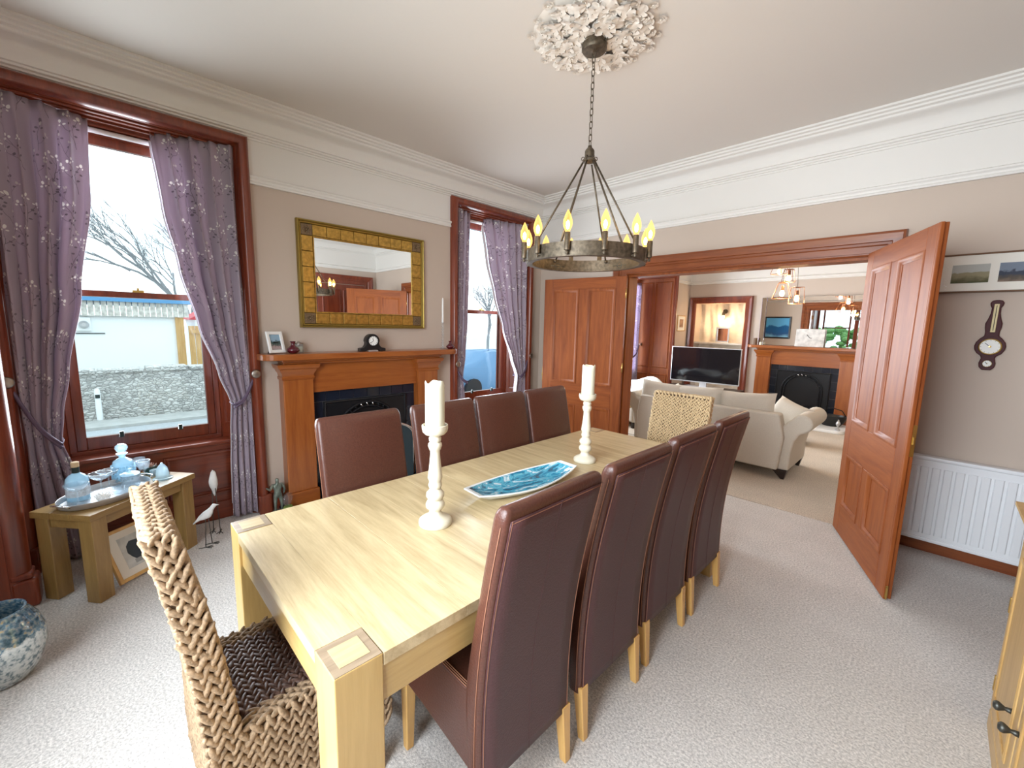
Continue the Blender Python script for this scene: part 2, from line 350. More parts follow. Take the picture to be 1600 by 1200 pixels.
    def build(s, name, m=None, parent=None, smooth=False, bevel=0, loc=(0, 0, 0), rot=(0, 0, 0), angle=None, seg=2, solid=0, sub=0):
        me = bpy.data.meshes.new(name); me.from_pydata(s.v, [], s.f)
        if s.uv:
            l = me.uv_layers.new(name='UVMap')
            vi = np.zeros(len(me.loops), dtype=np.int32); me.loops.foreach_get('vertex_index', vi)
            l.data.foreach_set('uv', np.array(s.uv, dtype=np.float32)[vi].ravel())
        me.validate(); me.update()
        import bmesh
        bm = bmesh.new(); bm.from_mesh(me); bmesh.ops.recalc_face_normals(bm, faces=bm.faces); bm.to_mesh(me); bm.free()
        o = bpy.data.objects.new(name, me); col.objects.link(o)
        if m: me.materials.append(M[m] if isinstance(m, str) else m)
        if parent: o.parent = parent
        o.location = loc; o.rotation_euler = rot
        if smooth:
            me.polygons.foreach_set('use_smooth', [True]*len(me.polygons))
            if angle: me.set_sharp_from_angle(angle=math.radians(angle))
        if solid: q = o.modifiers.new('solid', 'SOLIDIFY'); q.thickness = solid; q.offset = 0
        if bevel: q = o.modifiers.new('bevel', 'BEVEL'); q.width = bevel; q.segments = seg; q.limit_method = 'ANGLE'; q.harden_normals = False
        if sub: q = o.modifiers.new('sub', 'SUBSURF'); q.levels = sub; q.render_levels = sub
        return o
def tag(o, label, cat, group=None):
    o['label'] = label; o['category'] = cat
    if group: o['group'] = group
    return o
def struct(o): o['kind'] = 'structure'; return o
def thing(name, label, cat, loc=(0, 0, 0), rz=0, group=None):
    o = bpy.data.objects.new(name, None); col.objects.link(o); o.empty_display_size = .1
    o.location = loc; o.rotation_euler = (0, 0, rz); return tag(o, label, cat, group)
def sroot(name, loc=(0, 0, 0), rz=0):
    o = bpy.data.objects.new(name, None); col.objects.link(o); o.location = loc; o.rotation_euler = (0, 0, rz); return struct(o)
def share(o, name, parent, loc, rot=(0, 0, 0), scale=(1, 1, 1)):
    c = bpy.data.objects.new(name, o.data if hasattr(o, 'data') else o); col.objects.link(c); c.parent = parent; c.location = loc; c.rotation_euler = rot; c.scale = scale
    if hasattr(o, 'modifiers'):
        for q in o.modifiers:
            k = c.modifiers.new(q.name, q.type)
            if q.type == 'BEVEL': k.width = q.width; k.segments = q.segments; k.limit_method = 'ANGLE'
    return c
def dup(o, loc=None, rz=None, parent=None):
    c = o.copy(); col.objects.link(c)
    if parent: c.parent = parent
    if loc is not None: c.location = loc
    if rz is not None: c.rotation_euler = (0, 0, rz)
    for ch in [k for k in bpy.data.objects if k.parent == o]: dup(ch, parent=c)
    return c
def arc(c, r, a0, a1, n): return [(c[0]+r*math.cos(a0+(a1-a0)*i/n), c[1]+r*math.sin(a0+(a1-a0)*i/n)) for i in range(n+1)]
def lerp_table(tab, z):
    tab = sorted(tab); zs = [t[0] for t in tab]
    return [float(np.interp(z, zs, [t[k] for t in tab])) for k in range(1, len(tab[0]))]
def smooth_table(tab, z):
    """as lerp_table with eased steps"""
    tab = sorted(tab)
    for a, b in zip(tab, tab[1:]):
        if a[0] <= z <= b[0]:
            t = (z-a[0])/(b[0]-a[0]); t = t*t*(3-2*t)*.6+t*.4
            return [a[k]+(b[k]-a[k])*t for k in range(1, len(a))]
    return list(tab[0][1:] if z < tab[0][0] else tab[-1][1:])
# ------------------------------------------------------------------ the room shell
XA, YB, XR, YC, CE, YF, YL = -3.725, 4.154, .82, -.43, 3.08, 8.74, 4.32
HEAD = 2.785
struct(MB().box((-4.1, -1.35, -.06), (XR+.1, 4.17, 0)).build('floor', 'carpet'))
struct(MB().box((-4.7, 4.17, -.06), (XR+.6, YF+.1, 0)).build('floor_lounge', 'carpet_tan'))
struct(MB().box((-4.75, -1.4, CE), (XR+.7, YF+.2, CE+.08)).build('ceiling', 'ceiling'))
def wallx(name, x0, x1, y0, y1, ops, m, top=CE):
    """wall running in y, with openings (y0,y1,z0,z1)"""
    b = MB(); y = y0
    for a, c, z0, z1 in sorted(ops):
        if a > y: b.box((x0, y, 0), (x1, a, top))
        if z0 > 0: b.box((x0, a, 0), (x1, c, z0))
        b.box((x0, a, z1), (x1, c, top)); y = c
    if y < y1: b.box((x0, y, 0), (x1, y1, top))
    return struct(b.build(name, m))
def wally(name, y0, y1, x0, x1, ops, m, top=CE):
    b = MB(); x = x0
    for a, c, z0, z1 in sorted(ops):
        if a > x: b.box((x, y0, 0), (a, y1, top))
        if z0 > 0: b.box((a, y0, 0), (c, y1, z0))
        b.box((a, y0, z1), (c, y1, top)); x = c
    if x < x1: b.box((x, y0, 0), (x1, y1, top))
    return struct(b.build(name, m))
W1 = (-.36, .82); W2 = (2.80, 3.90)
wallx('wall_left', XA-.32, XA, YC-.32, YL, [(W1[0], W1[1], 0, HEAD), (W2[0], W2[1], 0, HEAD)], 'wall')
OX0, OX1, OZ = -2.46, -.43, 2.11
wally('wall_back', YB, YL, XA, XR+.1, [(OX0, OX1, 0, OZ)], 'wall')
wallx('wall_right', XR, XR+.1, YC-.32, YB, [], 'wall')
BX0, BX1 = -3.25, .10
wally('wall_rear', YC-.32, YC, XA, XR, [(BX0, BX1, 0, HEAD)], 'wall')
LB0, LB1, LH = 5.2, 8.0, 2.52
wallx('wall_far_left', XA-.2, XA, YL, YF, [(LB0, LB1, 0, LH)], 'wall_lounge')
wally('wall_far', YF, YF+.35, XA-.2, XR+.7, [(-3.58, -2.66, 0, 2.06)], 'wall_lounge')
wallx('wall_far_right', XR+.6, XR+.7, YL, YF, [], 'wall_lounge')
wally('wall_lounge_near', YB+.10, YL, XR+.1, XR+.7, [], 'wall_lounge')

# cornices, picture rails, baseboards
def cove(z):   # (projection, height)
    p = [(0, z-.225), (.012, z-.225), (.012, z-.212), (.022, z-.208), (.022, z-.198), (.036, z-.192), (.036, z-.180), (.048, z-.176)]
    p += [(.048+.095*(1-math.cos(t*PI/2/6)), z-.176+.098*math.sin(t*PI/2/6)) for t in range(1, 7)]
    p += [(.156, z-.066), (.156, z-.054), (.176, z-.048), (.178, z-.036), (.196, z-.030), (.198, z-.018), (.222, z-.014), (.222, z), (0, z)]
    return p
def ring_sweep(prof, x0, x1, y0, y1):
    b = MB()
    b.loft([[(x0+d, y0+d, z) for d, z in prof], [(x0+d, y1-d, z) for d, z in prof], [(x1-d, y1-d, z) for d, z in prof], [(x1-d, y0+d, z) for d, z in prof]], closed_path=True)
    return b
struct(ring_sweep(cove(CE), XA, XR, YC, YB).build('trim_1', 'plaster', smooth=True, angle=35))
struct(ring_sweep(cove(CE), XA, XR+.6, YL, YF).build('trim_2', 'plaster', smooth=True, angle=35))
RAIL = [(0, 2.545), (.022, 2.545), (.026, 2.556), (.018, 2.566), (.020, 2.578), (.032, 2.588), (.032, 2.600), (.014, 2.608), (0, 2.612)]
def rail_x(b, x, sgn, y0, y1, dz=0): b.prism([(x+sgn*d, z+dz) for d, z in RAIL], 'y', y0, y1)
def rail_y(b, y, sgn, x0, x1, dz=0): b.loft([[(x0, y+sgn*d, z+dz) for d, z in RAIL], [(x1, y+sgn*d, z+dz) for d, z in RAIL]])
b = MB(); rail_x(b, XA, 1, .896, 2.716); rail_x(b, XA, 1, 3.984, YB); struct(b.build('trim_3', 'plaster'))
b = MB(); rail_y(b, YB, -1, XA, XR); struct(b.build('trim_4', 'plaster'))
b = MB(); rail_x(b, XR, -1, YC, YB); struct(b.build('trim_5', 'plaster'))
b = MB(); rail_x(b, XA, 1, LB1+.1, YF, -.11); struct(b.build('trim_6', 'plaster'))
b = MB(); rail_y(b, YF, -1, XA, XR+.6, -.11); struct(b.build('trim_7', 'plaster'))
BASE = [(0, 0), (.02, 0), (.02, .15), (.026, .155), (.026, .175), (.012, .19), (.010, .2), (0, .2)]
b = MB()
for y0, y1 in ((.905, 1.0), (2.47, 2.71)): b.prism([(XA+d, z) for d, z in BASE], 'y', y0, y1)
struct(b.build('baseboard_left', 'casing_y'))
b = MB()
for x0, x1 in ((XA, OX0-.17), (OX1+.17, XR)): b.loft([[(x0, YB-d, z) for d, z in BASE], [(x1, YB-d, z) for d, z in BASE]])
struct(b.build('baseboard_back', 'casing_x'))
b = MB()
for y0, y1 in ((YC, 1.9),): b.prism([(XR-d, z) for d, z in BASE], 'y', y0, y1)
struct(b.build('baseboard_right', 'casing_y'))
b = MB(); b.loft([[(-2.5, YF-d, z) for d, z in BASE], [(XR+.6, YF-d, z) for d, z in BASE]]); struct(b.build('baseboard_far', 'whitewood'))
# carpet joining strip under the double doors
struct(MB().box((OX0, 4.15, 0), (OX1, 4.185, .004)).build('trim_8', 'carpet_tan'))

# ------------------------------------------------------------------ wall openings: casings
ROLL = [(0, 0), (0, .018), (.008, .034)]+[(.040+.032*math.cos(PI-t*PI/6), .030+.030*math.sin(t*PI/6)) for t in range(0, 7)]+[(.076, .026), (.080, 0)]
FLAT = [(0, 0), (0, .022), (.012, .030), (.020, .030), (.024, .022), (.070, .022), (.078, .030), (.095, .030), (.100, .040), (.128, .046), (.150, .052), (.165, .048), (.170, .028), (.172, 0)]
TA = lambda u, v, n: (XA+n, u, v)
TB = lambda u, v, n: (u, YB-n, v)
TBl = lambda u, v, n: (u, YL+n, v)
def panelled(root, T, u0, u1, v0, v1, cols, rows, m, depth=.012, stile=.09, name='panel'):
    """flat panelling: ground board + raised moulding round each panel field"""
    us = np.linspace(u0, u1, cols+1); vs = rows
    for i in range(cols):
        for a, c in vs:
            ua, ub = us[i]+stile*(.5 if i else 1), us[i+1]-stile*(.5 if i < cols-1 else 1)
            q = MB().frame(T, ua, ub, a, c, [(0, -.012), (0, .006), (.008, .010), (.016, .004), (.022, .009), (.030, .007), (.032, -.012)])
            q.build('panel_moulding', m, root)
    return root
def sash_window(root, T, uc, half, v0, v1, vm, n, wood_m='casing', lifts=True):
    """two sliding sashes, glass, fastener; n = plane of the lower sash"""
    st = .05
    def sash(name, va, vb, nn, rb, rt):
        s = MB()
        s.loft([[T(uc-half, va, nn), T(uc-half+st, va, nn), T(uc-half+st, vb, nn), T(uc-half, vb, nn)], [T(uc-half, va, nn-.04), T(uc-half+st, va, nn-.04), T(uc-half+st, vb, nn-.04), T(uc-half, vb, nn-.04)]])
        s.loft([[T(uc+half, va, nn), T(uc+half-st, va, nn), T(uc+half-st, vb, nn), T(uc+half, vb, nn)], [T(uc+half, va, nn-.04), T(uc+half-st, va, nn-.04), T(uc+half-st, vb, nn-.04), T(uc+half, vb, nn-.04)]])
        for a, c in ((va, va+rb), (vb-rt, vb)):
            s.loft([[T(uc-half+st, a, nn), T(uc+half-st, a, nn), T(uc+half-st, c, nn), T(uc-half+st, c, nn)], [T(uc-half+st, a, nn-.04), T(uc+half-st, a, nn-.04), T(uc+half-st, c, nn-.04), T(uc-half+st, c, nn-.04)]])
        o = s.build('sash', wood_m, root, bevel=.004)
        g = MB().loft([[T(uc-half+st, va+rb, nn-.018), T(uc+half-st, va+rb, nn-.018), T(uc+half-st, vb-rt, nn-.018), T(uc-half+st, vb-rt, nn-.018)], [T(uc-half+st, va+rb, nn-.022), T(uc+half-st, va+rb, nn-.022), T(uc+half-st, vb-rt, nn-.022), T(uc-half+st, vb-rt, nn-.022)]])
        g.build('pane', 'pane', o)
        return o
    lo = sash('sash', v0, vm+.02, n, .085, .04); up = sash('sash', vm-.02, v1, n-.045, .04, .06)
    if lifts:
        for du in (-half*.42, half*.42):
            q = MB(); a = T(uc+du, v0+.08, n+.012); q.box((a[0]-.012, a[1]-.012, a[2]-.012), (a[0]+.012, a[1]+.012, a[2]+.028)); q.build('sash_lift', 'stem', lo, bevel=.003)
        a = T(uc, vm+.03, n-.01); q = MB(); q.box((a[0]-.018, a[1]-.03, a[2]-.012), (a[0]+.018, a[1]+.03, a[2]+.004)); q.box((a[0]-.006, a[1]-.006, a[2]), (a[0]+.006, a[1]+.006, a[2]+.02)); q.build('sash_fastener', 'brass', lo, bevel=.003)
def wall_window(nm, w, sash_half):
    """tall window in the left wall with panelled reveal, apron and roll-moulded casing"""
    root = sroot(nm, (0, 0, 0)); y0, y1 = w; yc = (y0+y1)/2; n = -.205
    MB().frame(TA, y0, y1, 0, HEAD, ROLL, closed=False).build('casing', 'casing', root, smooth=True, angle=50)
    for s, ya, yi in ((-1, y0, yc-sash_half-.035), (1, y1, yc+sash_half+.035)):   # splayed shutter panels
        q = MB(); q.prism([(XA, ya), (XA-.20, yi), (XA-.24, yi), (XA-.24, ya+s*.02), (XA, ya+s*.0005)], 'z', .0, HEAD)
        j = q.build('jamb_lining', 'casing', root)
        L = math.hypot(.20, yi-ya)
        Tj = lambda u, v, h, s=s, ya=ya, yi=yi, L=L: (XA-.20*u/L+h*(-s)*-(yi-ya)/L*0+h*0, ya+(yi-ya)*u/L-s*h, v)
        for va, vb in ((.75, 1.55), (1.68, 2.66)):
            MB().frame(Tj, .05, L-.05, va, vb, [(0, -.002), (0, .006), (.010, .008), (.018, .003), (.018, -.002)]).build('panel_moulding', 'casing', j)
        # sash-box stop
        MB().box((XA-.205, yi, .62), (XA-.29, yi-s*.035, 2.74)).build('sash_stop', 'casing', root, bevel=.004)
        MB().box((XA-.30, yi-s*.03, .5), (XA-.318, yi-s*.075, 2.74)).build('outer_lining', 'casing', root)
    # soffit with stepped mouldings
    b = MB(); b.box((XA, y0, HEAD-.002), (XA-.24, y1, HEAD+.02)); so = b.build('soffit', 'casing_y', root)
    for k, (xa, xb, dz) in enumerate(((-.03, -.055, .014), (-.075, -.105, .020), (-.125, -.165, .030), (-.165, -.30, .050))):
        MB().box((XA+xa, y0+.03+.02*k, HEAD-dz), (XA+xb, y1-.03-.02*k, HEAD)).build('soffit_moulding', 'casing_y', so, bevel=.005)
    MB().box((XA-.205, yc-sash_half-.03, 2.705), (XA-.32, yc+sash_half+.03, HEAD-.05)).build('head_stop', 'casing_y', root)
    MB().tube([(XA-.19, yc-sash_half-.02, 2.715), (XA-.19, yc+sash_half+.02, 2.715)], .016, 10).build('roller_blind', 'whitewood', root, smooth=True)
    # apron below the sill
    b = MB(); b.box((XA-.09, y0, 0), (XA-.11, y1, .60)); ap = b.build('apron_panel', 'casing_y', root)
    TP = lambda u, v, h: (XA-.09+h, u, v)
    um = (y0+y1)/2
    for ua, ub in ((y0+.12, um-.07), (um+.07, y1-.12)):
        MB().frame(TP, ua, ub, .24, .52, [(0, -.004), (0, .008), (.012, .012), (.022, .005), (.03, .008), (.034, -.004)]).build('panel_moulding', 'casing_y', ap)
    MB().box((XA-.075, y0, 0), (XA-.09, y1, .14)).build('apron_skirting', 'casing_y', ap, bevel=.006)
    MB().box((XA-.06, y0+.0, .60), (XA-.235, y1, .628)).build('sill', 'casing_y', root, bevel=.008)
    MB().box((XA-.20, yc-sash_half-.03, .60), (XA-.30, yc+sash_half+.03, .655)).build('sill_stop', 'casing_y', root, bevel=.004)
    sash_window(root, TA, yc, sash_half, .655, 2.71, 1.70, -.215)
    # plinth blocks
    for s, ya in ((-1, y0), (1, y1)):
        MB().box((XA, ya-.004*s, 0), (XA+.068, ya+s*.088, .16)).build('plinth_block', 'casing', root, bevel=.008)
    return root
wall_window('window_1', W1, .385)
wall_window('window_2', W2, .375)

# ------------------------------------------------------------------ double-door opening
root = sroot('trim_9')
MB().frame(TB, OX0, OX1, 0, OZ, FLAT, closed=False).build('casing', 'casing_x', root, smooth=True, angle=30)
MB().frame(TBl, OX0, OX1, 0, OZ, FLAT, closed=False).build('casing', 'casing_x', root, smooth=True, angle=30)
b = MB(); b.box((OX0, YB, 0), (OX0+.02, YL, OZ)); b.box((OX1-.02, YB, 0), (OX1, YL, OZ)); b.box((OX0+.02, YB, OZ-.02), (OX1-.02, YL, OZ)); b.build('door_lining', 'door', root)
def door_leaf(nm, loc, ang, wd, ht, flip=1, hardware=True):
    r = sroot(nm, loc, ang); t = .042
    st, mu = .115, .105; rows = [(.22, .62), (.88, ht-.125)]
    def bd(a, c, name, m): return MB().box((a[0], -t/2, a[1]), (c[0], t/2, c[1])).build(name, m, r, bevel=.003)
    bd((0, 0), (st, ht), 'stile', 'door'); bd((wd-st, 0), (wd, ht), 'stile', 'door')
    bd((st, 0), (wd-st, rows[0][0]), 'rail', 'door_x'); bd((st, rows[0][1]), (wd-st, rows[1][0]), 'rail', 'door_x'); bd((st, rows[1][1]), (wd-st, ht), 'rail', 'door_x')
    for a, c in rows:
        bd(((wd-mu)/2, a), ((wd+mu)/2, c), 'muntin', 'door')
        for u0, u1 in ((st, (wd-mu)/2), ((wd+mu)/2, wd-st)):
            p = MB().box((u0, -.008, a), (u1, .008, c)).build('panel', 'door', r)
            for s in (-1, 1):
                T = lambda u, v, h, s=s: (u, s*(t/2+h), v)
                prof = [(-.034, -.014), (-.034, -.010), (-.022, -.004), (-.014, .004), (-.004, .006), (.004, .004), (.006, -.002), (0, -.014)]
                MB().frame(T, u0, u1, a, c, prof).build('panel_moulding', 'door', p, smooth=True, angle=40)
    # rebated meeting edge
    MB().box((wd, -t/2, 0), (wd+.014, -.002, ht)).build('rebate', 'door', r, bevel=.003)
    if hardware:
        q = MB(); q.box((wd+.0005, .0, .86), (wd+.004, t/2-.002, 1.04)); q.box((wd+.004, .006, .93), (wd+.012, .014, .97)); q.build('lock_plate', 'brass', r, bevel=.001)
        q = MB(); q.box((wd+.0145, -.016, .012), (wd+.018, -.004, .085)); q.tube([(wd+.02, -.01, .004), (wd+.02, -.01, .075)], .004, 6); q.build('floor_bolt', 'brass', r)
    for z in (.25, 1.05, 1.85):
        MB().tube([(-.006, t/2+.004, z), (-.006, t/2+.004, z+.1)], .007, 8).build('hinge', 'brass', r, smooth=True)
    return r
LW = 1.005
door_leaf('door_1', (OX0+.025, YB-.058, .012), math.radians(180+10.5), LW, 2.085, hardware=True)
door_leaf('door_2', (OX1-.005, YB-.045, .012), math.atan2(-.905, .362), LW, 2.115, hardware=True)

# panelled press in the right-hand wall (seen in the gilt mirror)
TR = lambda u, v, n: (XR-n, u, v)
root = sroot('door_3')
MB().frame(TR, 2.05, 3.90, 0, 2.27, FLAT, closed=False).build('casing', 'casing', root)
for u0, u1 in ((2.06, 2.97), (2.98, 3.89)):
    lf = MB().box((XR-.02, u0, .01), (XR, u1, 2.26)).build('leaf', 'casing', root, bevel=.003)
    for va, vb in ((.2, .85), (1.0, 2.13)):
        for a, c in ((u0+.11, (u0+u1)/2-.05), ((u0+u1)/2+.05, u1-.11)):
            MB().frame(TR, a, c, va, vb, [(0, .015), (0, .03), (.012, .034), (.025, .026), (.03, .018)]).build('panel_moulding', 'casing', lf)

# ------------------------------------------------------------------ rear bay (behind the camera, casing seen at the left edge and in the lounge mirror)
TC = lambda u, v, n: (u, YC+n, v)
root = sroot('window_4')
MB().frame(TC, BX0, BX1, 0, HEAD, [(o*1.35, h*1.3) for o, h in ROLL], closed=False).build('casing', 'casing', root, smooth=True, angle=50)
MB().box((BX0+.005, YC, 0), (BX0-.12, YC+.10, .16)).build('plinth_block', 'casing', root, bevel=.02, seg=4)
MB().box((BX0+.005, YC, .16), (BX0-.108, YC+.085, .195)).build('plinth_cap', 'casing', root, bevel=.014, seg=4)
YS = -1.22
for xa, s in ((BX0, -1), (BX1, 1)):
    j = MB().box((xa-s*.006, YC, 0), (xa+s*.03, YS-.1, HEAD)).build('jamb_lining', 'casing', root)
    Tj = lambda u, v, h, xa=xa, s=s: (xa-s*(h+.006), u, v)
    for va, vb in ((.15, .62), (.75, 2.65)):
        MB().frame(Tj, YS+.10, YC-.10, va, vb, [(0, -.002), (0, .008), (.012, .012), (.024, .004), (.026, -.002)]).build('panel_moulding', 'casing', j)
MB().box((BX0, YC-.001, HEAD-.005), (BX1, YS-.1, HEAD+.03)).build('soffit', 'casing_x', root)
b = MB(); b.box((BX0, YS-.10, 0), (BX1, YS, .62)); b.build('apron_panel', 'casing_x', root)
MB().box((BX0, YS-.06, .62), (BX1, YS+.05, .65)).build('sill', 'casing_x', root, bevel=.008)
TS = lambda u, v, n: (u, YS+n, v)
for k in range(3):
    uc = BX0+(k+.5)*(BX1-BX0)/3
    sash_window(root, TS, uc, .40, .65, 2.72, 1.70, -.03, lifts=False)
for k in range(4):
    u = BX0+k*(BX1-BX0)/3; MB().box((max(BX0, u-.055), YS-.1, .65), (min(BX1, u+.055), YS, HEAD)).build('mullion', 'casing', root, bevel=.006)
MB().box((BX0, YS-.1, 2.72), (BX1, YS-.02, HEAD)).build('head_stop', 'casing_x', root)

# ------------------------------------------------------------------ lounge bay window on the left wall
root = sroot('window_3')
MB().frame(TA, LB0, LB1, 0, LH, ROLL, closed=False).build('casing', 'casing', root, smooth=True, angle=50)
XB = -4.55
for ya, s in ((LB0, -1), (LB1, 1)):
    j = MB().box((XA, ya-s*.006, 0), (XB-.05, ya+s*.03, LH)).build('shutter_panel', 'door', root)
    Tj = lambda u, v, h, ya=ya, s=s: (u, ya-s*(h+.006), v)
    for ua, ub in ((XB+.10, XB+.37), (XB+.47, XA-.06)):
        for va, vb in ((.15, .62), (.80, LH-.10)):
            MB().frame(Tj, ua, ub, va, vb, [(0, -.002), (0, .010), (.016, .016), (.030, .006), (.034, -.002)]).build('panel_moulding', 'door', j)
MB().box((XA, LB0, LH-.005), (XB-.05, LB1, LH+.03)).build('soffit', 'casing_y', root)
MB().box((XB-.05, LB0, 0), (XB, LB1, .60)).build('apron_panel', 'casing_y', root)
MB().box((XB-.05, LB0, .60), (XB+.06, LB1, .63)).build('sill', 'casing_y', root, bevel=.008)
TW = lambda u, v, n: (XB+n, u, v)
for k in range(3):
    uc = LB0+(k+.5)*(LB1-LB0)/3; sash_window(root, TW, uc, .415, .63, LH-.06, 1.60, -.01, lifts=False)
for k in range(4):
    u = LB0+k*(LB1-LB0)/3; MB().box((XB-.06, max(LB0, u-.055), .63), (XB, min(LB1, u+.055), LH)).build('mullion', 'casing', root, bevel=.006)
MB().box((XB-.06, LB0, LH-.06), (XB-.01, LB1, LH)).build('head_stop', 'casing_y', root)

# alcove with rough stone back and wooden frame in the far wall
root = sroot('trim_10')
TF = lambda u, v, n: (u, YF-n, v)
MB().frame(TF, -3.58, -2.66, 0, 2.06, [(0, 0), (0, .03), (.02, .045), (.07, .045), (.11, .06), (.125, .03), (.125, 0)], closed=False).build('casing', 'casing', root)
M['stone_in'] = plain('limewashed_rubble', (.78, .70, .58), .85, bump=1.0, bscale=9, var=.12)
b = MB()
b.grid(lambda u, v: (-3.58+.92*u, YF+.27+.035*math.sin(17*u+9*v)*math.cos(13*v-5*u)+.02*math.sin(41*u*v+7*u), 2.06*v), 24, 44)
b.build('stone_back', M['stone_in'], root, smooth=True)
MB().box((-3.62, YF+.34, 0), (-2.62, YF+.36, 2.1)).build('alcove_back', M['stone_in'], root)
# ------------------------------------------------------------------ dining table
TX0, TX1, TY0, TY1, TZ = -1.872, -.860, .313, 2.755, .76
tcx, tcy = (TX0+TX1)/2, (TY0+TY1)/2
tb = thing('dining_table', 'long pale oak dining table with square legs set flush into the corners of its top', 'table', (tcx, tcy, 0))
hw, hl, lg = (TX1-TX0)/2, (TY1-TY0)/2, .118
M['oak_line'] = plain('oak_joint', (.30, .19, .08), .6)
for sx in (-1, 1):
    for sy in (-1, 1):
        x0, x1 = sorted((sx*hw, sx*(hw-lg))); y0, y1 = sorted((sy*hl, sy*(hl-lg)))
        l = MB().box((x0, y0, 0), (x1, y1, TZ)).build('leg', 'oak_z', tb, bevel=.003)
        MB().box((x0+.002, y0+.002, TZ-.001), (x1-.002, y1-.002, TZ+.0012)).build('end_grain_block', 'oak_end', l)
        MB().box((x0+.022, y0+.022, TZ), (x1-.022, y1-.022, TZ+.0022)).build('tenon', 'oak_in', l)
# boards laid across the table
ed = [hl*2*k/13-hl for k in range(14)]; ed[1] = -hl+lg+.0015; ed[-2] = hl-lg-.0015
for a, c in zip(ed, ed[1:]):
    inset = (lg+.0015) if (a < -hl+.02 or c > hl-.02) else 0
    d = random.uniform(-.0001, .0001)
    p = MB().box((-hw+inset, a+.0002, TZ-.034), (hw-inset, c-.0002, TZ+d)).build('plank', 'oak', tb, bevel=.0006, seg=1)
b = MB(); b.box((-hw+.006, -hl+lg, TZ-.135), (-hw+.03, hl-lg, TZ-.034)); b.build('apron', 'oak_apron_y', tb, bevel=.002)
b = MB(); b.box((hw-.03, -hl+lg, TZ-.135), (hw-.006, hl-lg, TZ-.034)); b.build('apron', 'oak_apron_y', tb, bevel=.002)
for sy in (-1, 1):
    y0, y1 = sorted((sy*(hl-.010), sy*(hl-.034))); MB().box((-hw+lg, y0, TZ-.135), (hw-lg, y1, TZ-.034)).build('apron', 'oak_apron', tb, bevel=.002)

# ------------------------------------------------------------------ leather chairs
REAR = [(0, 0), (.19, .006), (.30, .012), (.45, .010), (.66, -.012), (.87, -.045), (1.0, -.070), (1.10, -.095)]
def yrear(z): return lerp_table(REAR, z)[0]
ys = np.array([z for z, _ in REAR]); yv = np.array([v for _, v in REAR]); cf = np.polyfit(ys, yv, 4)
def yrear(z): return float(np.polyval(cf, z))
def rrect(hx, y0, y1, r, n=3):
    pts = []
    for cx, cy, a in ((hx-r, y1-r, 0), (-hx+r, y1-r, PI/2), (-hx+r, y0+r, PI), (hx-r, y0+r, 1.5*PI)):
        for i in range(n+1): t = a+PI/2*i/n; pts.append((cx+r*math.cos(t), cy+r*math.sin(t)))
    return pts
def leather_chair():
    c = thing('dining_chair', '', 'chair')
    HW = .215
    rings = []
    zs = list(np.linspace(.19, 1.06, 22))+[1.075, 1.087, 1.095, 1.10]
    for z in zs:
        e = max(0, z-1.06)/.04; s = .020*(1-math.sqrt(max(0, 1-e*e)))
        th = .056+.016*max(0, 1-abs(z-.5)/.3)
        y0 = yrear(z)
        rings.append([(x, y, z) for x, y in rrect(HW-s*.8, y0+s, y0+th-s, .018-s*.5)])
    MB().loft(rings).build('backrest', 'leather', c, smooth=True, angle=60)
    # stitched rear panel with its centre seam
    def rp(u, v, off=0): z = .196+(1.068-.196)*v; return ((u-.5)*2*(HW-.014), yrear(z)-.0022-off, z)
    rpn = MB().grid(lambda u, v: rp(u, v), 6, 26).build('rear_panel', 'leather_back', c, smooth=True, solid=.003)
    MB().tube([rp(.5, v, .001) for v in np.linspace(0, 1, 26)], .0022, 5).build('seam', 'leather_back', rpn, smooth=True)
    for u in (.012, .988):
        MB().tube([rp(u, v, .0012) for v in np.linspace(0, 1, 26)], .0016, 4).build('stitching', 'thread', rpn, smooth=True)
    MB().tube([rp(u, .992, .0012) for u in np.linspace(0.01, .99, 8)], .0016, 4).build('stitching', 'thread', rpn, smooth=True)
    # side seams of the back
    for s in (-1, 1):
        MB().tube([(s*(HW+.0005), yrear(z)+.016, z) for z in np.linspace(.2, 1.05, 24)], .0015, 4).build('stitching', 'thread', c, smooth=True)
    # upholstered seat: sides slope down to the front legs
    st = MB()
    poly = [(.045, .215), (.06, .245), (.30, .285), (.455, .300), (.462, .32), (.462, .485), (.448, .502), (.40, .510), (.06, .505), (.045, .50)]
    st.prism([(y, z) for y, z in poly], 'x', -HW+.002, HW-.002)
    se = st.build('seat', 'leather', c, bevel=.012, seg=3, smooth=True, angle=50)
    for s in (-1, 1):
        for k in range(3):
            MB().tube([(s*(HW-.006-.006*k), y, .507+.003*math.sin(PI*(y-.06)/.4)) for y in np.linspace(.065, .44, 8)], .0016, 4).build('piping', 'thread', se, smooth=True)
    for s in (-1, 1):
        for fy, lean, zt in ((.022, -.022, .215), (.425, .004, .31)):
            xo = s*(HW-.024)
            b = MB(); t, w = .021, .014
            b.loft([[(xo-w, fy+lean-w, 0), (xo+w, fy+lean-w, 0), (xo+w, fy+lean+w, 0), (xo-w, fy+lean+w, 0)], [(xo-t, fy-t, zt), (xo+t, fy-t, zt), (xo+t, fy+t, zt), (xo-t, fy+t, zt)]])
            b.build('leg', 'chair_leg', c, bevel=.003)
    return c
ch0 = leather_chair()
G1, G2 = 'leather chairs on the doorway side of the table', 'leather chairs on the fireplace side of the table'
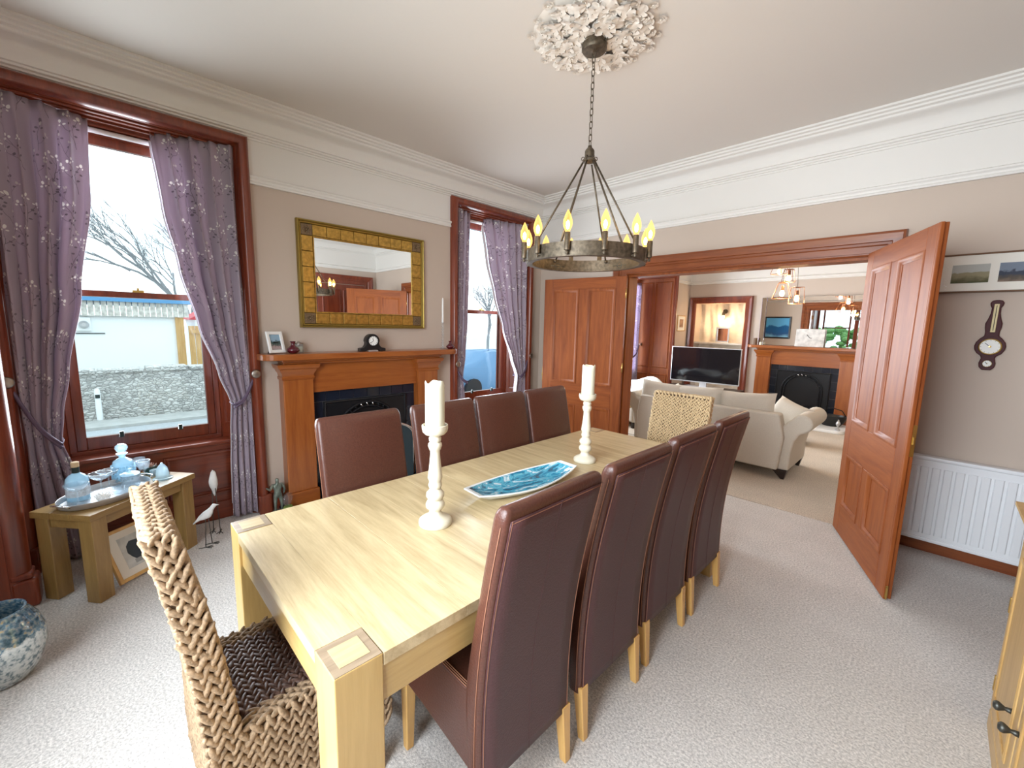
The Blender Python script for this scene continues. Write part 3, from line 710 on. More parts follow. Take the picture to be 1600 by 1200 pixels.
spots = [((-.785, .893), PI/2, 'brown leather dining chair seen from behind, next to the braided chair with dark seat', G1),
         ((-.788, 1.388), PI/2, 'brown leather dining chair level with the blue dish, seen from behind', G1),
         ((-.800, 1.890), PI/2, 'brown leather dining chair level with the second candlestick, seen from behind', G1),
         ((-.802, 2.392), PI/2, 'brown leather dining chair seen from behind, at the table end towards the sofa', G1),
         ((-1.935, .906), -PI/2, 'brown leather dining chair facing the table, in front of the left fireplace pillar', G2),
         ((-1.940, 1.412), -PI/2, 'brown leather dining chair facing the table, in front of the fire opening', G2),
         ((-1.945, 1.865), -PI/2, 'brown leather dining chair facing the table, second from the panelled door', G2),
         ((-1.945, 2.322), -PI/2, 'brown leather dining chair facing the table, nearest the panelled door against the wall', G2)]
for i, ((x, y), rz, lab, g) in enumerate(spots):
    o = ch0 if i == 0 else dup(ch0)
    o.location = (x, y, 0); o.rotation_euler = (0, 0, rz+random.uniform(-.008, .008)); o['label'] = lab; o['group'] = g

# ------------------------------------------------------------------ braided seagrass chairs
def _lobe():
    nu, nv = 8, 6; vs = [(0, -1, 0)]
    for i in range(1, nv):
        th = PI*i/nv
        for k in range(nu): vs.append((math.sin(th)*math.cos(k*2*PI/nu), -math.cos(th), math.sin(th)*math.sin(k*2*PI/nu)))
    vs.append((0, 1, 0)); fs = []; m = nv-1
    for k in range(nu): fs.append((0, 1+k, 1+(k+1) % nu))
    for i in range(m-1):
        for k in range(nu): fs.append((1+i*nu+k, 1+(i+1)*nu+k, 1+(i+1)*nu+(k+1) % nu, 1+i*nu+(k+1) % nu))
    for k in range(nu): fs.append((1+(m-1)*nu+k, 1+m*nu, 1+(m-1)*nu+(k+1) % nu))
    return np.array(vs), fs
LV, LF = _lobe()
FAT = [.285]
def braid(path, nrm, wd, step, m, parent, name='braid', thick=.0085):
    """a three-strand plait laid along path on a surface with normal(s) nrm"""
    P = np.array(path, float); d = np.r_[0, np.cumsum(np.linalg.norm(np.diff(P, axis=0), axis=1))]
    NR = np.array(nrm, float); NR = np.tile(NR, (len(P), 1)) if NR.ndim == 1 else NR
    n = max(2, int(d[-1]/step)); V = []; Fc = []
    for k in range(n):
        s = (k+.5)*d[-1]/n
        c = np.array([np.interp(s, d, P[:, i]) for i in range(3)]); nn = np.array([np.interp(s, d, NR[:, i]) for i in range(3)]); nn /= np.linalg.norm(nn)
        e = 1e-3; c2 = np.array([np.interp(min(s+e*5, d[-1]), d, P[:, i]) for i in range(3)]); c1 = np.array([np.interp(max(s-e*5, 0), d, P[:, i]) for i in range(3)])
        t = c2-c1; t /= np.linalg.norm(t); bt = np.cross(nn, t)
        for sg in (-1, 1):
            a = math.radians(31)+rng.normal(0, .09)
            ax = t*math.cos(a)-sg*bt*math.sin(a); sd = np.cross(nn, ax)
            cc = c+sg*bt*wd*.235+nn*(thick*.35+rng.normal(0, .0008))+t*(sg*step*.25)
            L = step*.88*(1+rng.normal(0, .09)); Wd = wd*FAT[0]*(1+rng.normal(0, .09))
            o = len(V)*len(LV)
            V.append(cc+LV[:, :1]*sd*Wd+LV[:, 1:2]*ax*L+LV[:, 2:3]*nn*thick)
            Fc.extend([tuple(i+o for i in f) for f in LF])
    b = MB(); b.v = [tuple(p) for p in np.concatenate(V)]; b.f = Fc
    me = bpy.data.meshes.new(name); me.from_pydata(b.v, [], b.f); me.materials.append(M[m]); me.polygons.foreach_set('use_smooth', [True]*len(me.polygons))
    o = bpy.data.objects.new(name, me); col.objects.link(o); o.parent = parent
    return o
def wicker_chair(label, loc, rz, pale='wicker', dark=True, nc=13, step=.032):
    c = thing('braided_chair', label, 'chair', loc, rz)
    H, W, SZ, SD = 1.045, .212, .455, .43
    def th(z): return .066-.018*max(0, (z-SZ)/(H-SZ))
    def yin(z): t = (z-SZ)/(H-SZ); return -.098*t+.05*t*(1-t)*.9   # inner face, curving back
    zs = np.linspace(.16, H, 14)
    b = MB(); b.loft([[(-W, yin(max(z, SZ))-th(z), z), (W, yin(max(z, SZ))-th(z), z), (W, yin(max(z, SZ)), z), (-W, yin(max(z, SZ)), z)] for z in zs])
    bk = b.build('backrest', 'wicker_core', c)
    st = MB().box((-W, 0, .20), (W, SD, SZ)).build('seat', 'wicker_core', c)
    wd = 2*W/nc
    zf = np.linspace(SZ+.01, H-.004, 12); zr = np.linspace(.18, H-.004, 14)
    for k in range(nc):
        x = -W+(k+.5)*wd
        braid([(x, yin(z), z) for z in zf[::-1]], (0, 1, .15), wd*1.02, step, pale, bk)
        braid([(x, yin(max(z, SZ))-th(z), z) for z in zr[::-1]], (0, -1, 0), wd*1.02, step, pale, bk)
    nb = 2
    for k in range(nb):                        # border plaits: up the sides and along the top
        f = (k+.5)/nb
        zz = np.linspace(.17, H, 16)
        path = [(W, yin(max(z, SZ))-th(z)*f, z) for z in zz]
        braid(path[::-1], [(1, 0, 0)]*len(zz), th(.8)/nb*1.14, .034, pale, bk, thick=.0105)
        braid([(-p[0], p[1], p[2]) for p in path][::-1], [(-1, 0, 0)]*len(zz), th(.8)/nb*1.14, .034, pale, bk, thick=.0105)
        braid([(x, yin(H)-th(H)*f, H) for x in np.linspace(-W, W, 8)], (0, -.1, 1), th(H)/nb*1.1, .030, pale, bk, thick=.012)
    ns = 14
    for k in range(ns):
        y = .012+(SD-.02)*(k+.5)/ns
        edge = k >= ns-2
        braid([(x, y, SZ) for x in np.linspace(-W+.05, W-.05, 6)], (0, 0, 1), (SD-.02)/ns*1.05, .026, 'wicker_dark' if dark and not edge else pale, st)
    for s in (-1, 1):
        for q in range(2): braid([(s*(W-.013-.026*q), y, SZ) for y in np.linspace(.02, SD, 6)], (0, 0, 1), .028, .032, pale, st, thick=.010)
    na = 13
    for s in (-1, 1):
        for k in range(na):
            y = (k+.5)*SD/na; braid([(s*W, y, z) for z in np.linspace(SZ, .20, 5)], (s, 0, 0), SD/na*1.04, .034, pale, st, thick=.010)
    for k in range(13):
        x = -W+(k+.5)*2*W/13; braid([(x, SD, z) for z in np.linspace(SZ, .20, 5)], (0, 1, 0), 2*W/13*1.04, .034, pale, st)
    for s in (-1, 1):
        for y in (-.035, SD-.03):
            MB().box((s*(W-.03)-.018, y-.018, 0), (s*(W-.03)+.018, y+.018, .22)).build('leg', 'chair_leg', c, bevel=.003)
    return c
wicker_chair('braided seagrass chair with dark brown woven seat drawn up to the table end', (-1.405, .185, 0), 0)
FAT[0] = .20
wicker_chair('pale braided seagrass chair at the table end in front of the cream sofa', (-1.352, 3.06, 0), PI, 'wicker_pale', dark=False, nc=15, step=.025)

# ------------------------------------------------------------------ things on the table
def candlestick(x, y, sc_, label):
    c = thing('candlestick', label, 'candlestick', (x, y, TZ+.001))
    pr = [(0, 0), (.064, 0), (.066, .008), (.064, .018), (.054, .026), (.036, .034), (.026, .044), (.022, .054), (.026, .060), (.036, .070), (.038, .082), (.033, .094), (.025, .100), (.030, .106), (.036, .116), (.035, .128), (.026, .138), (.021, .146), (.025, .152), (.027, .162), (.024, .170),
          (.0235, .178), (.029, .190), (.026, .215), (.022, .250), (.019, .285), (.019, .300), (.022, .304), (.024, .310), (.027, .318), (.026, .328), (.020, .334), (.023, .340), (.024, .350), (.020, .356), (.024, .362), (.038, .366), (.047, .376), (.050, .390), (.050, .402), (.047, .404), (.044, .396), (0, .394)]
    MB().lathe([(r, z*sc_) for r, z in pr], 36).build('turned_stem', 'cream', c, smooth=True, angle=50)
    MB().lathe([(0, .3945*sc_), (.042, .3945*sc_), (.042, .398*sc_), (0, .399*sc_)], 28).build('metal_pan', 'wire', c, smooth=True)
    k = thing('pillar_candle', 'ivory pillar candle with melted rim, '+label.split(', ')[1], 'candle', (x, y, TZ+.001+.399*sc_))
    h = .168
    r = .037; n = 40; rings = []
    for (rr, zz, wv) in ((.001, 0, 0), (r, 0, 0), (r, h*.5, 0), (r*.99, h-.02, .2), (r, h-.004, 1), (r*.95, h, 1), (r*.85, h-.004, 1), (r*.72, h-.03, .4), (.001, h-.034, 0)):
        rings.append([(rr*math.cos(t*2*PI/n), rr*math.sin(t*2*PI/n), zz+wv*.006*(math.sin(3*t*2*PI/n+1)+.6*math.sin(5*t*2*PI/n))) for t in range(n)])
    MB().loft(rings).build('wax', 'wax', k, smooth=True, angle=60)
    MB().tube([(0, 0, h-.036), (.001, .001, h-.018)], .0015, 6).build('wick', 'ink', k)
candlestick(-1.337, .905, 1.0, 'cream turned candlestick, on the table near the braided dark-seat chair')
candlestick(-1.41, 2.01, 1.0, 'cream turned candlestick, on the table beyond the blue dish')
# boat-shaped dish with swirled blue glaze
m, nt_, bs = mat('blue_swirl_glaze'); M['swirl'] = m
t_ = N(nt_, 'ShaderNodeTexCoord'); mp_ = N(nt_, 'ShaderNodeMapping'); mp_.inputs['Scale'].default_value = (3, 1.2, 3); wv = N(nt_, 'ShaderNodeTexNoise', Scale=5.0, Detail=3.0, Distortion=2.6)
nt_.links.new(t_.outputs['Object'], mp_.inputs['Vector']); nt_.links.new(mp_.outputs['Vector'], wv.inputs['Vector'])
r_ = ramp(nt_, [(.34, (.004, .075, .14)), (.44, (.012, .23, .38)), (.5, (.10, .45, .58)), (.55, (.02, .25, .40)), (.62, (.62, .76, .80)), (.7, (.03, .28, .42))]); nt_.links.new(wv.outputs['Fac'], r_.inputs['Fac']); nt_.links.new(r_.outputs['Color'], bs.inputs['Base Color'])
bs.inputs['Roughness'].default_value = .12; bs.inputs['Coat Weight'].default_value = .6
M['dishwhite'] = plain('dish_white_glaze', (.80, .84, .84), .25)
d = thing('serving_dish', 'long boat-shaped ceramic dish with swirled blue and white glaze on the table', 'dish', (-1.368, 1.452, TZ+.001), math.radians(-3))
def outline(s, n=14):
    L, Wd, tip = .325*s, .118*s, .058*s; p = []
    for i in range(n+1): t = i/n; p.append((tip+(Wd-tip)*math.sin(PI*t)**.9, -L+2*L*t))
    return p+[(-x, y) for x, y in p[::-1]]
def rg(s, z, arch=0): return [(x, y, z+arch*(y/.325)**2) for x, y in outline(s)]
MB().loft([rg(.55, 0), rg(.8, .012, .008), rg(1, .030, .018), rg(1.0, .036, .018), rg(.93, .034, .018), rg(.90, .028, .016), rg(.75, .015, .010), rg(.4, .009, .004), rg(.02, .008, 0)]).build('body', 'dishwhite', d, smooth=True, angle=40)
MB().loft([rg(.925, .034, .018), rg(.86, .026, .016), rg(.7, .016, .010), rg(.4, .0125, .004), rg(.02, .012, 0)], cap=False).build('glazed_well', 'swirl', d, smooth=True)
# ------------------------------------------------------------------ dining fireplace
fp = thing('fireplace', 'pine mantelpiece with black tiled cast-iron grate under the gilt mirror', 'fireplace', (XA, 1.765, 0))
FY0, FY1 = -.905, .925          # shelf ends (local y)
sh = MB()
def shelf_poly(inset, xo): 
    r = .10
    return [(0, FY0+inset)]+[(xo-r+r*math.cos(-PI/2+t*PI/2/6)-0, FY0+inset+r+r*math.sin(-PI/2+t*PI/2/6)) for t in range(7)]+[(xo-r+r*math.cos(t*PI/2/6), FY1-inset-r+r*math.sin(t*PI/2/6)) for t in range(7)]+[(0, FY1-inset)]
sh.prism(shelf_poly(0, .225), 'z', 1.243, 1.292)
sh.build('mantel_shelf', 'pine_y', fp, bevel=.008, seg=3)
for k, (d, z0, z1) in enumerate(((.155, 1.222, 1.243), (.140, 1.205, 1.222))):
    MB().box((0, -.745-.012*(1-k), z0), (d, .725+.012*(1-k), z1)).build('bed_moulding', 'pine_y', fp, bevel=.006)
for a, c in ((-.745, -.515), (.485, .715)):
    MB().box((0, a, .14), (.115, c, 1.08)).build('pilaster', 'pine', fp, bevel=.006)
    MB().box((0, a-.012, 0), (.130, c+.012, .14)).build('plinth', 'pine_y', fp, bevel=.008)
    cap = MB()
    pr = [(.115, 1.08), (.122, 1.08), (.124, 1.10), (.118, 1.105), (.122, 1.13), (.136, 1.15), (.140, 1.165), (.150, 1.170), (.158, 1.19), (.160, 1.205)]
    rings = [[(0, a-(d-.115), z), (d, a-(d-.115), z), (d, c+(d-.115), z), (0, c+(d-.115), z)] for d, z in pr]
    cap.loft(rings); cap.build('capital', 'pine_y', fp, smooth=True, angle=35)
MB().box((0, -.515, .955), (.075, .485, 1.205)).build('frieze_board', 'pine_y', fp, bevel=.004)
b = MB(); b.box((.0, -.515, .86), (.022, .485, .955)); b.box((0, -.515, 0), (.022, -.41, .86)); b.box((0, .38, 0), (.022, .485, .86)); b.build('grout_bed', 'grout', fp)
MB().box((0, -.41, 0), (.006, .38, .86)).build('fire_back', 'iron', fp)
tile = None
def put_tile(y0, y1, z0, z1, nm='tile', m='slate_tile', d=.03):
    return MB().box((.020, y0+.002, z0+.002), (d, y1-.002, z1-.002)).build(nm, m, fp, bevel=.002)
for k in range(8):
    w_ = 1.0/8; put_tile(-.515+k*w_, -.515+(k+1)*w_, .862, .955)
for s in (0, 1):
    y0 = -.515 if s == 0 else .385
    for k in range(6): put_tile(y0, y0+.10, .862-(k+1)*.1436, .862-k*.1436)
ir = MB()
n = 20; cy, cz, R = -.015, .52, .290
outer = [(-.415, 0), (-.415, .862), (.385, .862), (.385, 0)]
# cast-iron surround with arched opening
pts = [(cy-R, 0)]+[(cy+R*math.cos(PI-t*PI/n), cz+R*math.sin(PI-t*PI/n)) for t in range(n+1)]+[(cy+R, 0)]
half = len(pts)//2
def strip(pts_in, y0, y1, zt):
    vs = []; fs = []
    for (y, z) in pts_in:
        t = (y-(cy-R))/(2*R); vs.append((.036, y, z)); 
        if z <= .01: q = (y0 if y < cy else y1, 0)
        elif z <= cz+.001: q = (y0 if y < cy else y1, z)
        else:
            dy, dz = y-cy, z-cz; k = min((zt-cz)/dz if dz > 1e-6 else 99, ((y1-cy)/dy if dy > 1e-6 else 99), ((y0-cy)/dy if dy < -1e-6 else 99)); q = (cy+dy*k, cz+dz*k)
        vs.append((.036, q[0], q[1]))
    for i in range(len(pts_in)-1): fs.append((2*i, 2*i+1, 2*i+3, 2*i+2))
    return vs, fs
ir.add(*strip(pts, -.415, .385, .862)); ir.build('iron_surround', 'iron', fp, solid=.012)
MB().frame(lambda u, v, h: (.036+h, u, v), -.415, .385, .0, .862, [(0, 0), (-.004, .014), (-.014, .018), (-.022, .008), (-.022, 0)], closed=False).build('surround_bead', 'iron', fp)
for rr, tt in ((R+.012, .012), (R-.03, .009)):
    MB().tube([(.046, cy-rr, .02)]+[(.046, cy+rr*math.cos(PI-t*PI/n), cz+rr*math.sin(PI-t*PI/n)) for t in range(n+1)]+[(.046, cy+rr, .02)], tt, 8).build('arch_moulding', 'iron', fp, smooth=True)
for t in range(1, 16):
    a = PI-t*PI/16; MB().tube([(.048, cy+(R-.026)*math.cos(a), cz+(R-.026)*math.sin(a)), (.050, cy+(R+.006)*math.cos(a+.05), cz+(R+.006)*math.sin(a+.05))], .006, 6).build('arch_rib', 'chrome' if t in (7, 8, 9) else 'iron', fp, smooth=True)  # bright crown ribs stand in for the highlight on the iron arch
MB().grid(lambda u, v: (.012-.0*u, cy+R*1.0*math.cos(PI*(1-u))*v, cz+R*math.sin(PI*u)*v), 20, 5).build('fire_hood', 'iron', fp, smooth=True)
for z in (.16, .20, .24, .28): MB().tube([(.07, cy-.2, z), (.09, cy, z), (.07, cy+.2, z)], .007, 6).build('grate_bar', 'iron', fp, smooth=True)
MB().box((0, -.80, 0), (.42, .77, .02)).build('hearth_slab', 'slate_tile', fp, bevel=.006)
# arched fire screen standing on the hearth
fs_ = thing('fire_screen', 'arched steel-rimmed fire screen standing on the hearth', 'fire screen', (XA+.33, 1.765, .0205))
A = [(0, -.31, .012)]+[(0, -.31, .48)]+[(0, .31*math.cos(PI-t*PI/16), .48+.16*math.sin(t*PI/16)) for t in range(1, 16)]+[(0, .31, .48), (0, .31, .012)]
MB().tube(A, .008, 8).build('rim', 'chrome', fs_, smooth=True)
MB().tube([(p[0], p[1]*.93, .03+p[2]*.945) for p in A], .005, 8).build('inner_rim', 'chrome', fs_, smooth=True)
M['mesh_teal'] = plain('screen_panel', (.022, .040, .050), .35)
vs = [(0, -.285, .03)]+[(0, p[1]*.93, .03+p[2]*.945) for p in A[1:-1]]+[(0, .285, .03)]
MB().loft([vs, [(p[0]-.003, p[1], p[2]) for p in vs]]).build('screen_panel', 'mesh_teal', fs_)
for y in (-.2, .2): MB().box((-.06, y-.012, 0), (.06, y+.012, .012)).build('foot', 'iron', fs_, bevel=.003)
MB().tube([(0, -.09, .655), (0, -.05, .70), (0, .05, .70), (0, .09, .655)], .006, 8).build('handle', 'chrome', fs_, smooth=True)

# ------------------------------------------------------------------ gilt mirror
mr = thing('wall_mirror', 'rectangular mirror in a gold-leaf tiled frame above the pine mantelpiece', 'mirror', (XA, 1.787, 1.495))
TMr = lambda u, v, h: (h, u, v)
mw, mh, bd = 1.172, .865, .130
MB().box((.002, -mw/2+.01, .01), (.012, mw/2-.01, mh-.01)).build('backing', 'gold_dark', mr)
MB().frame(TMr, -mw/2+.032, mw/2-.032, .032, mh-.032, [(0, .012), (0, .030), (.004, .036), (.010, .038), (.014, .034), (.016, .040), (.022, .046), (.028, .044), (.032, .034), (.032, 0), (.02, 0)]).build('outer_bead', 'gold_dark', mr, smooth=True, angle=35)
MB().box((.010, -mw/2+bd, bd), (.020, mw/2-bd, mh-bd)).build('mirror_glass', 'mirror', mr)
MB().frame(TMr, -mw/2+bd, mw/2-bd, bd, mh-bd, [(-.004, .018), (-.004, .024), (0, .030), (.006, .030), (.008, .012)]).build('inner_bead', 'gold', mr)
i0, i1 = -mw/2+.032, -mw/2+bd-.008; cw = i1-i0
nt_t, nt_s = 8, 5
def gt(y0, y1, z0, z1, nm, m):
    return MB().box((.012, y0+.0015, z0+.0015), (.029+random.uniform(-.001, .001), y1-.0015, z1-.0015)).build(nm, m, mr, bevel=.004)
for zz in ((.032, .032+cw), (mh-.032-cw, mh-.032)):
    L = mw-2*(.032+cw)
    for k in range(nt_t): gt(i1+k*L/nt_t, i1+(k+1)*L/nt_t, zz[0], zz[1], 'gold_tile', 'gold')
    for yy in ((i0, i1), (-i1, -i0)):
        q = gt(yy[0], yy[1], zz[0], zz[1], 'corner_block', 'relief')
        yc_, zc_ = (yy[0]+yy[1])/2, (zz[0]+zz[1])/2
        for a in range(8): MB().ell((.030, yc_+.022*math.cos(a*PI/4), zc_+.022*math.sin(a*PI/4)), (.006, .012, .006), 8, 5, Matrix.Rotation(a*PI/4, 3, 'X')).build('rosette_petal', 'relief', q, smooth=True)
        MB().ell((.031, yc_, zc_), (.008, .009, .009), 8, 5).build('rosette_boss', 'relief', q, smooth=True)
for yy in ((i0, i1), (-i1, -i0)):
    L = mh-2*(.032+cw)
    for k in range(nt_s): gt(yy[0], yy[1], .032+cw+k*L/nt_s, .032+cw+(k+1)*L/nt_s, 'gold_tile', 'gold')

# ------------------------------------------------------------------ mantel ornaments
MZ = 1.2925
def photo_mat(name, sky, mid, low, spot, scale=9):
    m, nt, b = mat(name); t = N(nt, 'ShaderNodeTexCoord'); s = N(nt, 'ShaderNodeSeparateXYZ'); n = N(nt, 'ShaderNodeTexNoise', Scale=scale, Detail=4.0)
    nt.links.new(t.outputs['Generated'], s.inputs[0]); nt.links.new(t.outputs['Generated'], n.inputs['Vector'])
    a = N(nt, 'ShaderNodeMath', operation='MULTIPLY_ADD'); a.inputs[1].default_value = .45; nt.links.new(n.outputs['Fac'], a.inputs[0]); nt.links.new(s.outputs['Z'], a.inputs[2])
    r = ramp(nt, [(.18, low), (.42, spot), (.60, mid), (.78, mid), (.84, sky), (1, sky)]); nt.links.new(a.outputs[0], r.inputs['Fac']); nt.links.new(r.outputs['Color'], b.inputs['Base Color']); b.inputs['Roughness'].default_value = .7; b.inputs['Specular IOR Level'].default_value = .2
    return m
pf = thing('photo_frame', 'small white photo frame leaning back at the left end of the pine mantel', 'photo frame', (XA+.12, .990, MZ), math.radians(22))
pf.rotation_euler = (0, 0, math.radians(20))
tl = math.radians(-14)
Tp = lambda u, v, h: (math.sin(tl)*v+h*math.cos(tl), u, v*math.cos(tl)-h*math.sin(tl)+.004)
MB().frame(Tp, -.042, .042, .025, .145, [(0, .002), (0, .010), (.004, .014), (.022, .014), (.025, .010), (.025, 0), (.005, 0)]).build('frame', 'whitewood', pf, bevel=.002)
b = MB(); b.add([Tp(-.043, .024, .004), Tp(.043, .024, .004), Tp(.043, .146, .004), Tp(-.043, .146, .004)], [(0, 1, 2, 3)]); b.build('photograph', photo_mat('holiday_photo', (.30, .45, .58), (.06, .10, .09), (.35, .33, .33), (.45, .34, .33)), pf, solid=.002)
b = MB(); b.loft([[(-.012, -.02, .09), (-.012, .02, .09), (-.008, .02, .09), (-.008, -.02, .09)], [(-.075, -.03, 0), (-.075, .03, 0), (-.070, .03, 0), (-.070, -.03, 0)]]); b.build('easel_strut', 'black', pf)
VP = [(0, 0), (.026, 0), (.030, .004), (.046, .018), (.050, .027), (.044, .038), (.028, .052), (.017, .062), (.014, .070), (.014, .080), (.019, .090), (.023, .096), (.018, .096), (.010, .082), (0, .07)]
tag(MB().lathe(VP, 28).build('bud_vase', 'maroon', None, smooth=True, loc=(XA+.135, 1.10, MZ)), 'squat maroon bud vase beside the white photo frame', 'vase')
tag(MB().lathe([(r*.86, z*.86) for r, z in VP], 28).build('bud_vase', 'maroon', None, smooth=True, loc=(XA+.13, 2.625, MZ)), 'squat maroon bud vase beside the tall glass taper holder', 'vase')
j = thing('candle_jar', 'small clear glass candle jar on the mantel beside the maroon vase', 'candle', (XA+.07, 1.165, MZ))
MB().lathe([(0, 0), (.030, 0), (.032, .004), (.032, .070), (.030, .070), (.030, .006), (0, .006)], 24).build('jar', 'glass', j, smooth=True, angle=50)
MB().lathe([(0, .008), (.0285, .008), (.0285, .050), (0, .052)], 24).build('wax', 'wax', j, smooth=True, angle=50)
MB().lathe([(0, .0705), (.033, .0705), (.033, .080), (.012, .082), (.008, .094), (0, .096)], 24).build('lid', 'pewter', j, smooth=True, angle=50)
ck = thing('mantel_clock', 'small black tambour mantel clock with a white round face', 'clock', (XA+.12, 1.765, MZ), math.radians(-4))
pr = [(-.118, 0), (-.118, .026), (-.098, .030)]+[(-.098+.040*math.sin(t*PI/2/5), .030+.045*(1-math.cos(t*PI/2/5))) for t in range(1, 6)]+[(.064*math.cos(PI-t*PI/14), .090+.064*math.sin(t*PI/14)) for t in range(0, 15)]+[(.098-.040*math.sin(t*PI/2/5), .030+.045*(1-math.cos(t*PI/2/5))) for t in range(5, 0, -1)]+[(.098, .030), (.118, .026), (.118, 0), (.06, 0), (.055, .012), (-.055, .012), (-.06, 0)]
MB().prism(pr, 'x', -.032, .032).build('case', 'black', ck, bevel=.004)
fc = MB().lathe([(0, 0), (.042, 0), (.042, .003), (0, .004)], 36).build('dial', 'dialw', ck, smooth=True, angle=40, loc=(.032, .002, .092), rot=(0, PI/2, 0))
MB().hoop([(.041, 0), (.047, 0), (.047, .005), (.044, .008), (.041, .005)], 36).build('bezel', 'black', ck, smooth=True, angle=40, loc=(.032, .002, .092), rot=(0, PI/2, 0))
for a, L, w_ in ((math.radians(100), .024, .0022), (math.radians(215), .032, .0016)):
    MB().box((.0363, -w_, 0), (.0372, w_, L)).build('clock_hand', 'ink', ck, loc=(0, .002, .092), rot=(a-PI/2, 0, 0))
for k in range(12):
    MB().box((.0360, -.0014, .031), (.0366, .0014, .039)).build('hour_mark', 'ink', ck, loc=(0, .002, .092), rot=(k*PI/6, 0, 0))
MB().box((.030, -.045, .0), (.034, .045, .010)).build('name_plate', 'silver', ck)
tp = thing('taper_holder', 'tall beaded clear glass candleholder with a white taper at the right end of the mantel', 'candlestick', (XA+.07, 2.575, MZ))
prf = [(0, 0), (.030, 0), (.030, .006), (.010, .014)]
for k in range(8): z = .02+k*.028; prf += [(.006, z), (.014, z+.010), (.014, z+.017), (.006, z+.026)]
prf += [(.012, .250), (.016, .262), (.016, .275), (.010, .275), (0, .268)]
MB().lathe(prf, 16).build('glass_stem', 'glass', tp, smooth=True)
MB().lathe([(0, .268), (.010, .268), (.0085, .50), (.004, .52), (0, .522)], 14).build('taper', 'whitewood', tp, smooth=True, angle=40)
tp.scale = (1, 1, 1.0)

# figurine and glass disc on the floor left of the mantelpiece
fg = thing('bronze_figurine', 'small verdigris bronze figurine standing on the floor beside the mantelpiece', 'figurine', (XA+.12, .935, 0))
M['verdigris'] = plain('verdigris_bronze', (.22, .26, .22), .35, metal=.6, var=.4, bscale=30)
me = bpy.data.meshes.new('body')
J = [(0, 0, .16), (0, 0, .22), (0, 0, .27), (.004, 0, .30), (0, -.035, .25), (.03, -.06, .22), (.04, -.09, .25), (0, .035, .25), (.01, .05, .20), (.0, .045, .165), (0, -.018, .15), (.008, -.022, .09), (0, -.022, .02), (0, .018, .15), (.012, .024, .09), (0, .026, .02)]
E_ = [(0, 1), (1, 2), (2, 3), (1, 4), (4, 5), (5, 6), (1, 7), (7, 8), (8, 9), (0, 10), (10, 11), (11, 12), (0, 13), (13, 14), (14, 15)]
RR = [.026, .028, .012, .020, .012, .009, .007, .012, .009, .007, .018, .012, .009, .018, .012, .009]
me.from_pydata(J, E_, []); bo = bpy.data.objects.new('body', me); col.objects.link(bo); bo.parent = fg; me.materials.append(M['verdigris'])
bo.modifiers.new('skin', 'SKIN'); bo.modifiers.new('sub', 'SUBSURF').render_levels = 2
for vd, r in zip(me.skin_vertices[0].data, RR): vd.radius = (r, r)
me.skin_vertices[0].data[0].use_root = True
MB().lathe([(0, 0), (.055, 0), (.055, .012), (.045, .020), (0, .020)], 20).build('base', 'verdigris', fg, smooth=True, angle=40)
gd = thing('glass_disc', 'round green-tinted glass paperweight on the floor beside the bronze figurine', 'ornament', (XA+.20, .985, 0), math.radians(-50))
MB().lathe([(0, -.012), (.05, -.010), (.056, 0), (.05, .010), (0, .012)], 28).build('disc', 'glass', gd, smooth=True, loc=(0, 0, .135), rot=(PI/2, 0, 0))
M['moss'] = plain('moss_green', (.16, .22, .05), .6, var=.3)
MB().lathe([(0, 0), (.038, 0), (.040, .06), (.030, .078), (0, .078)], 20).build('stand', 'moss', gd, smooth=True, angle=40)

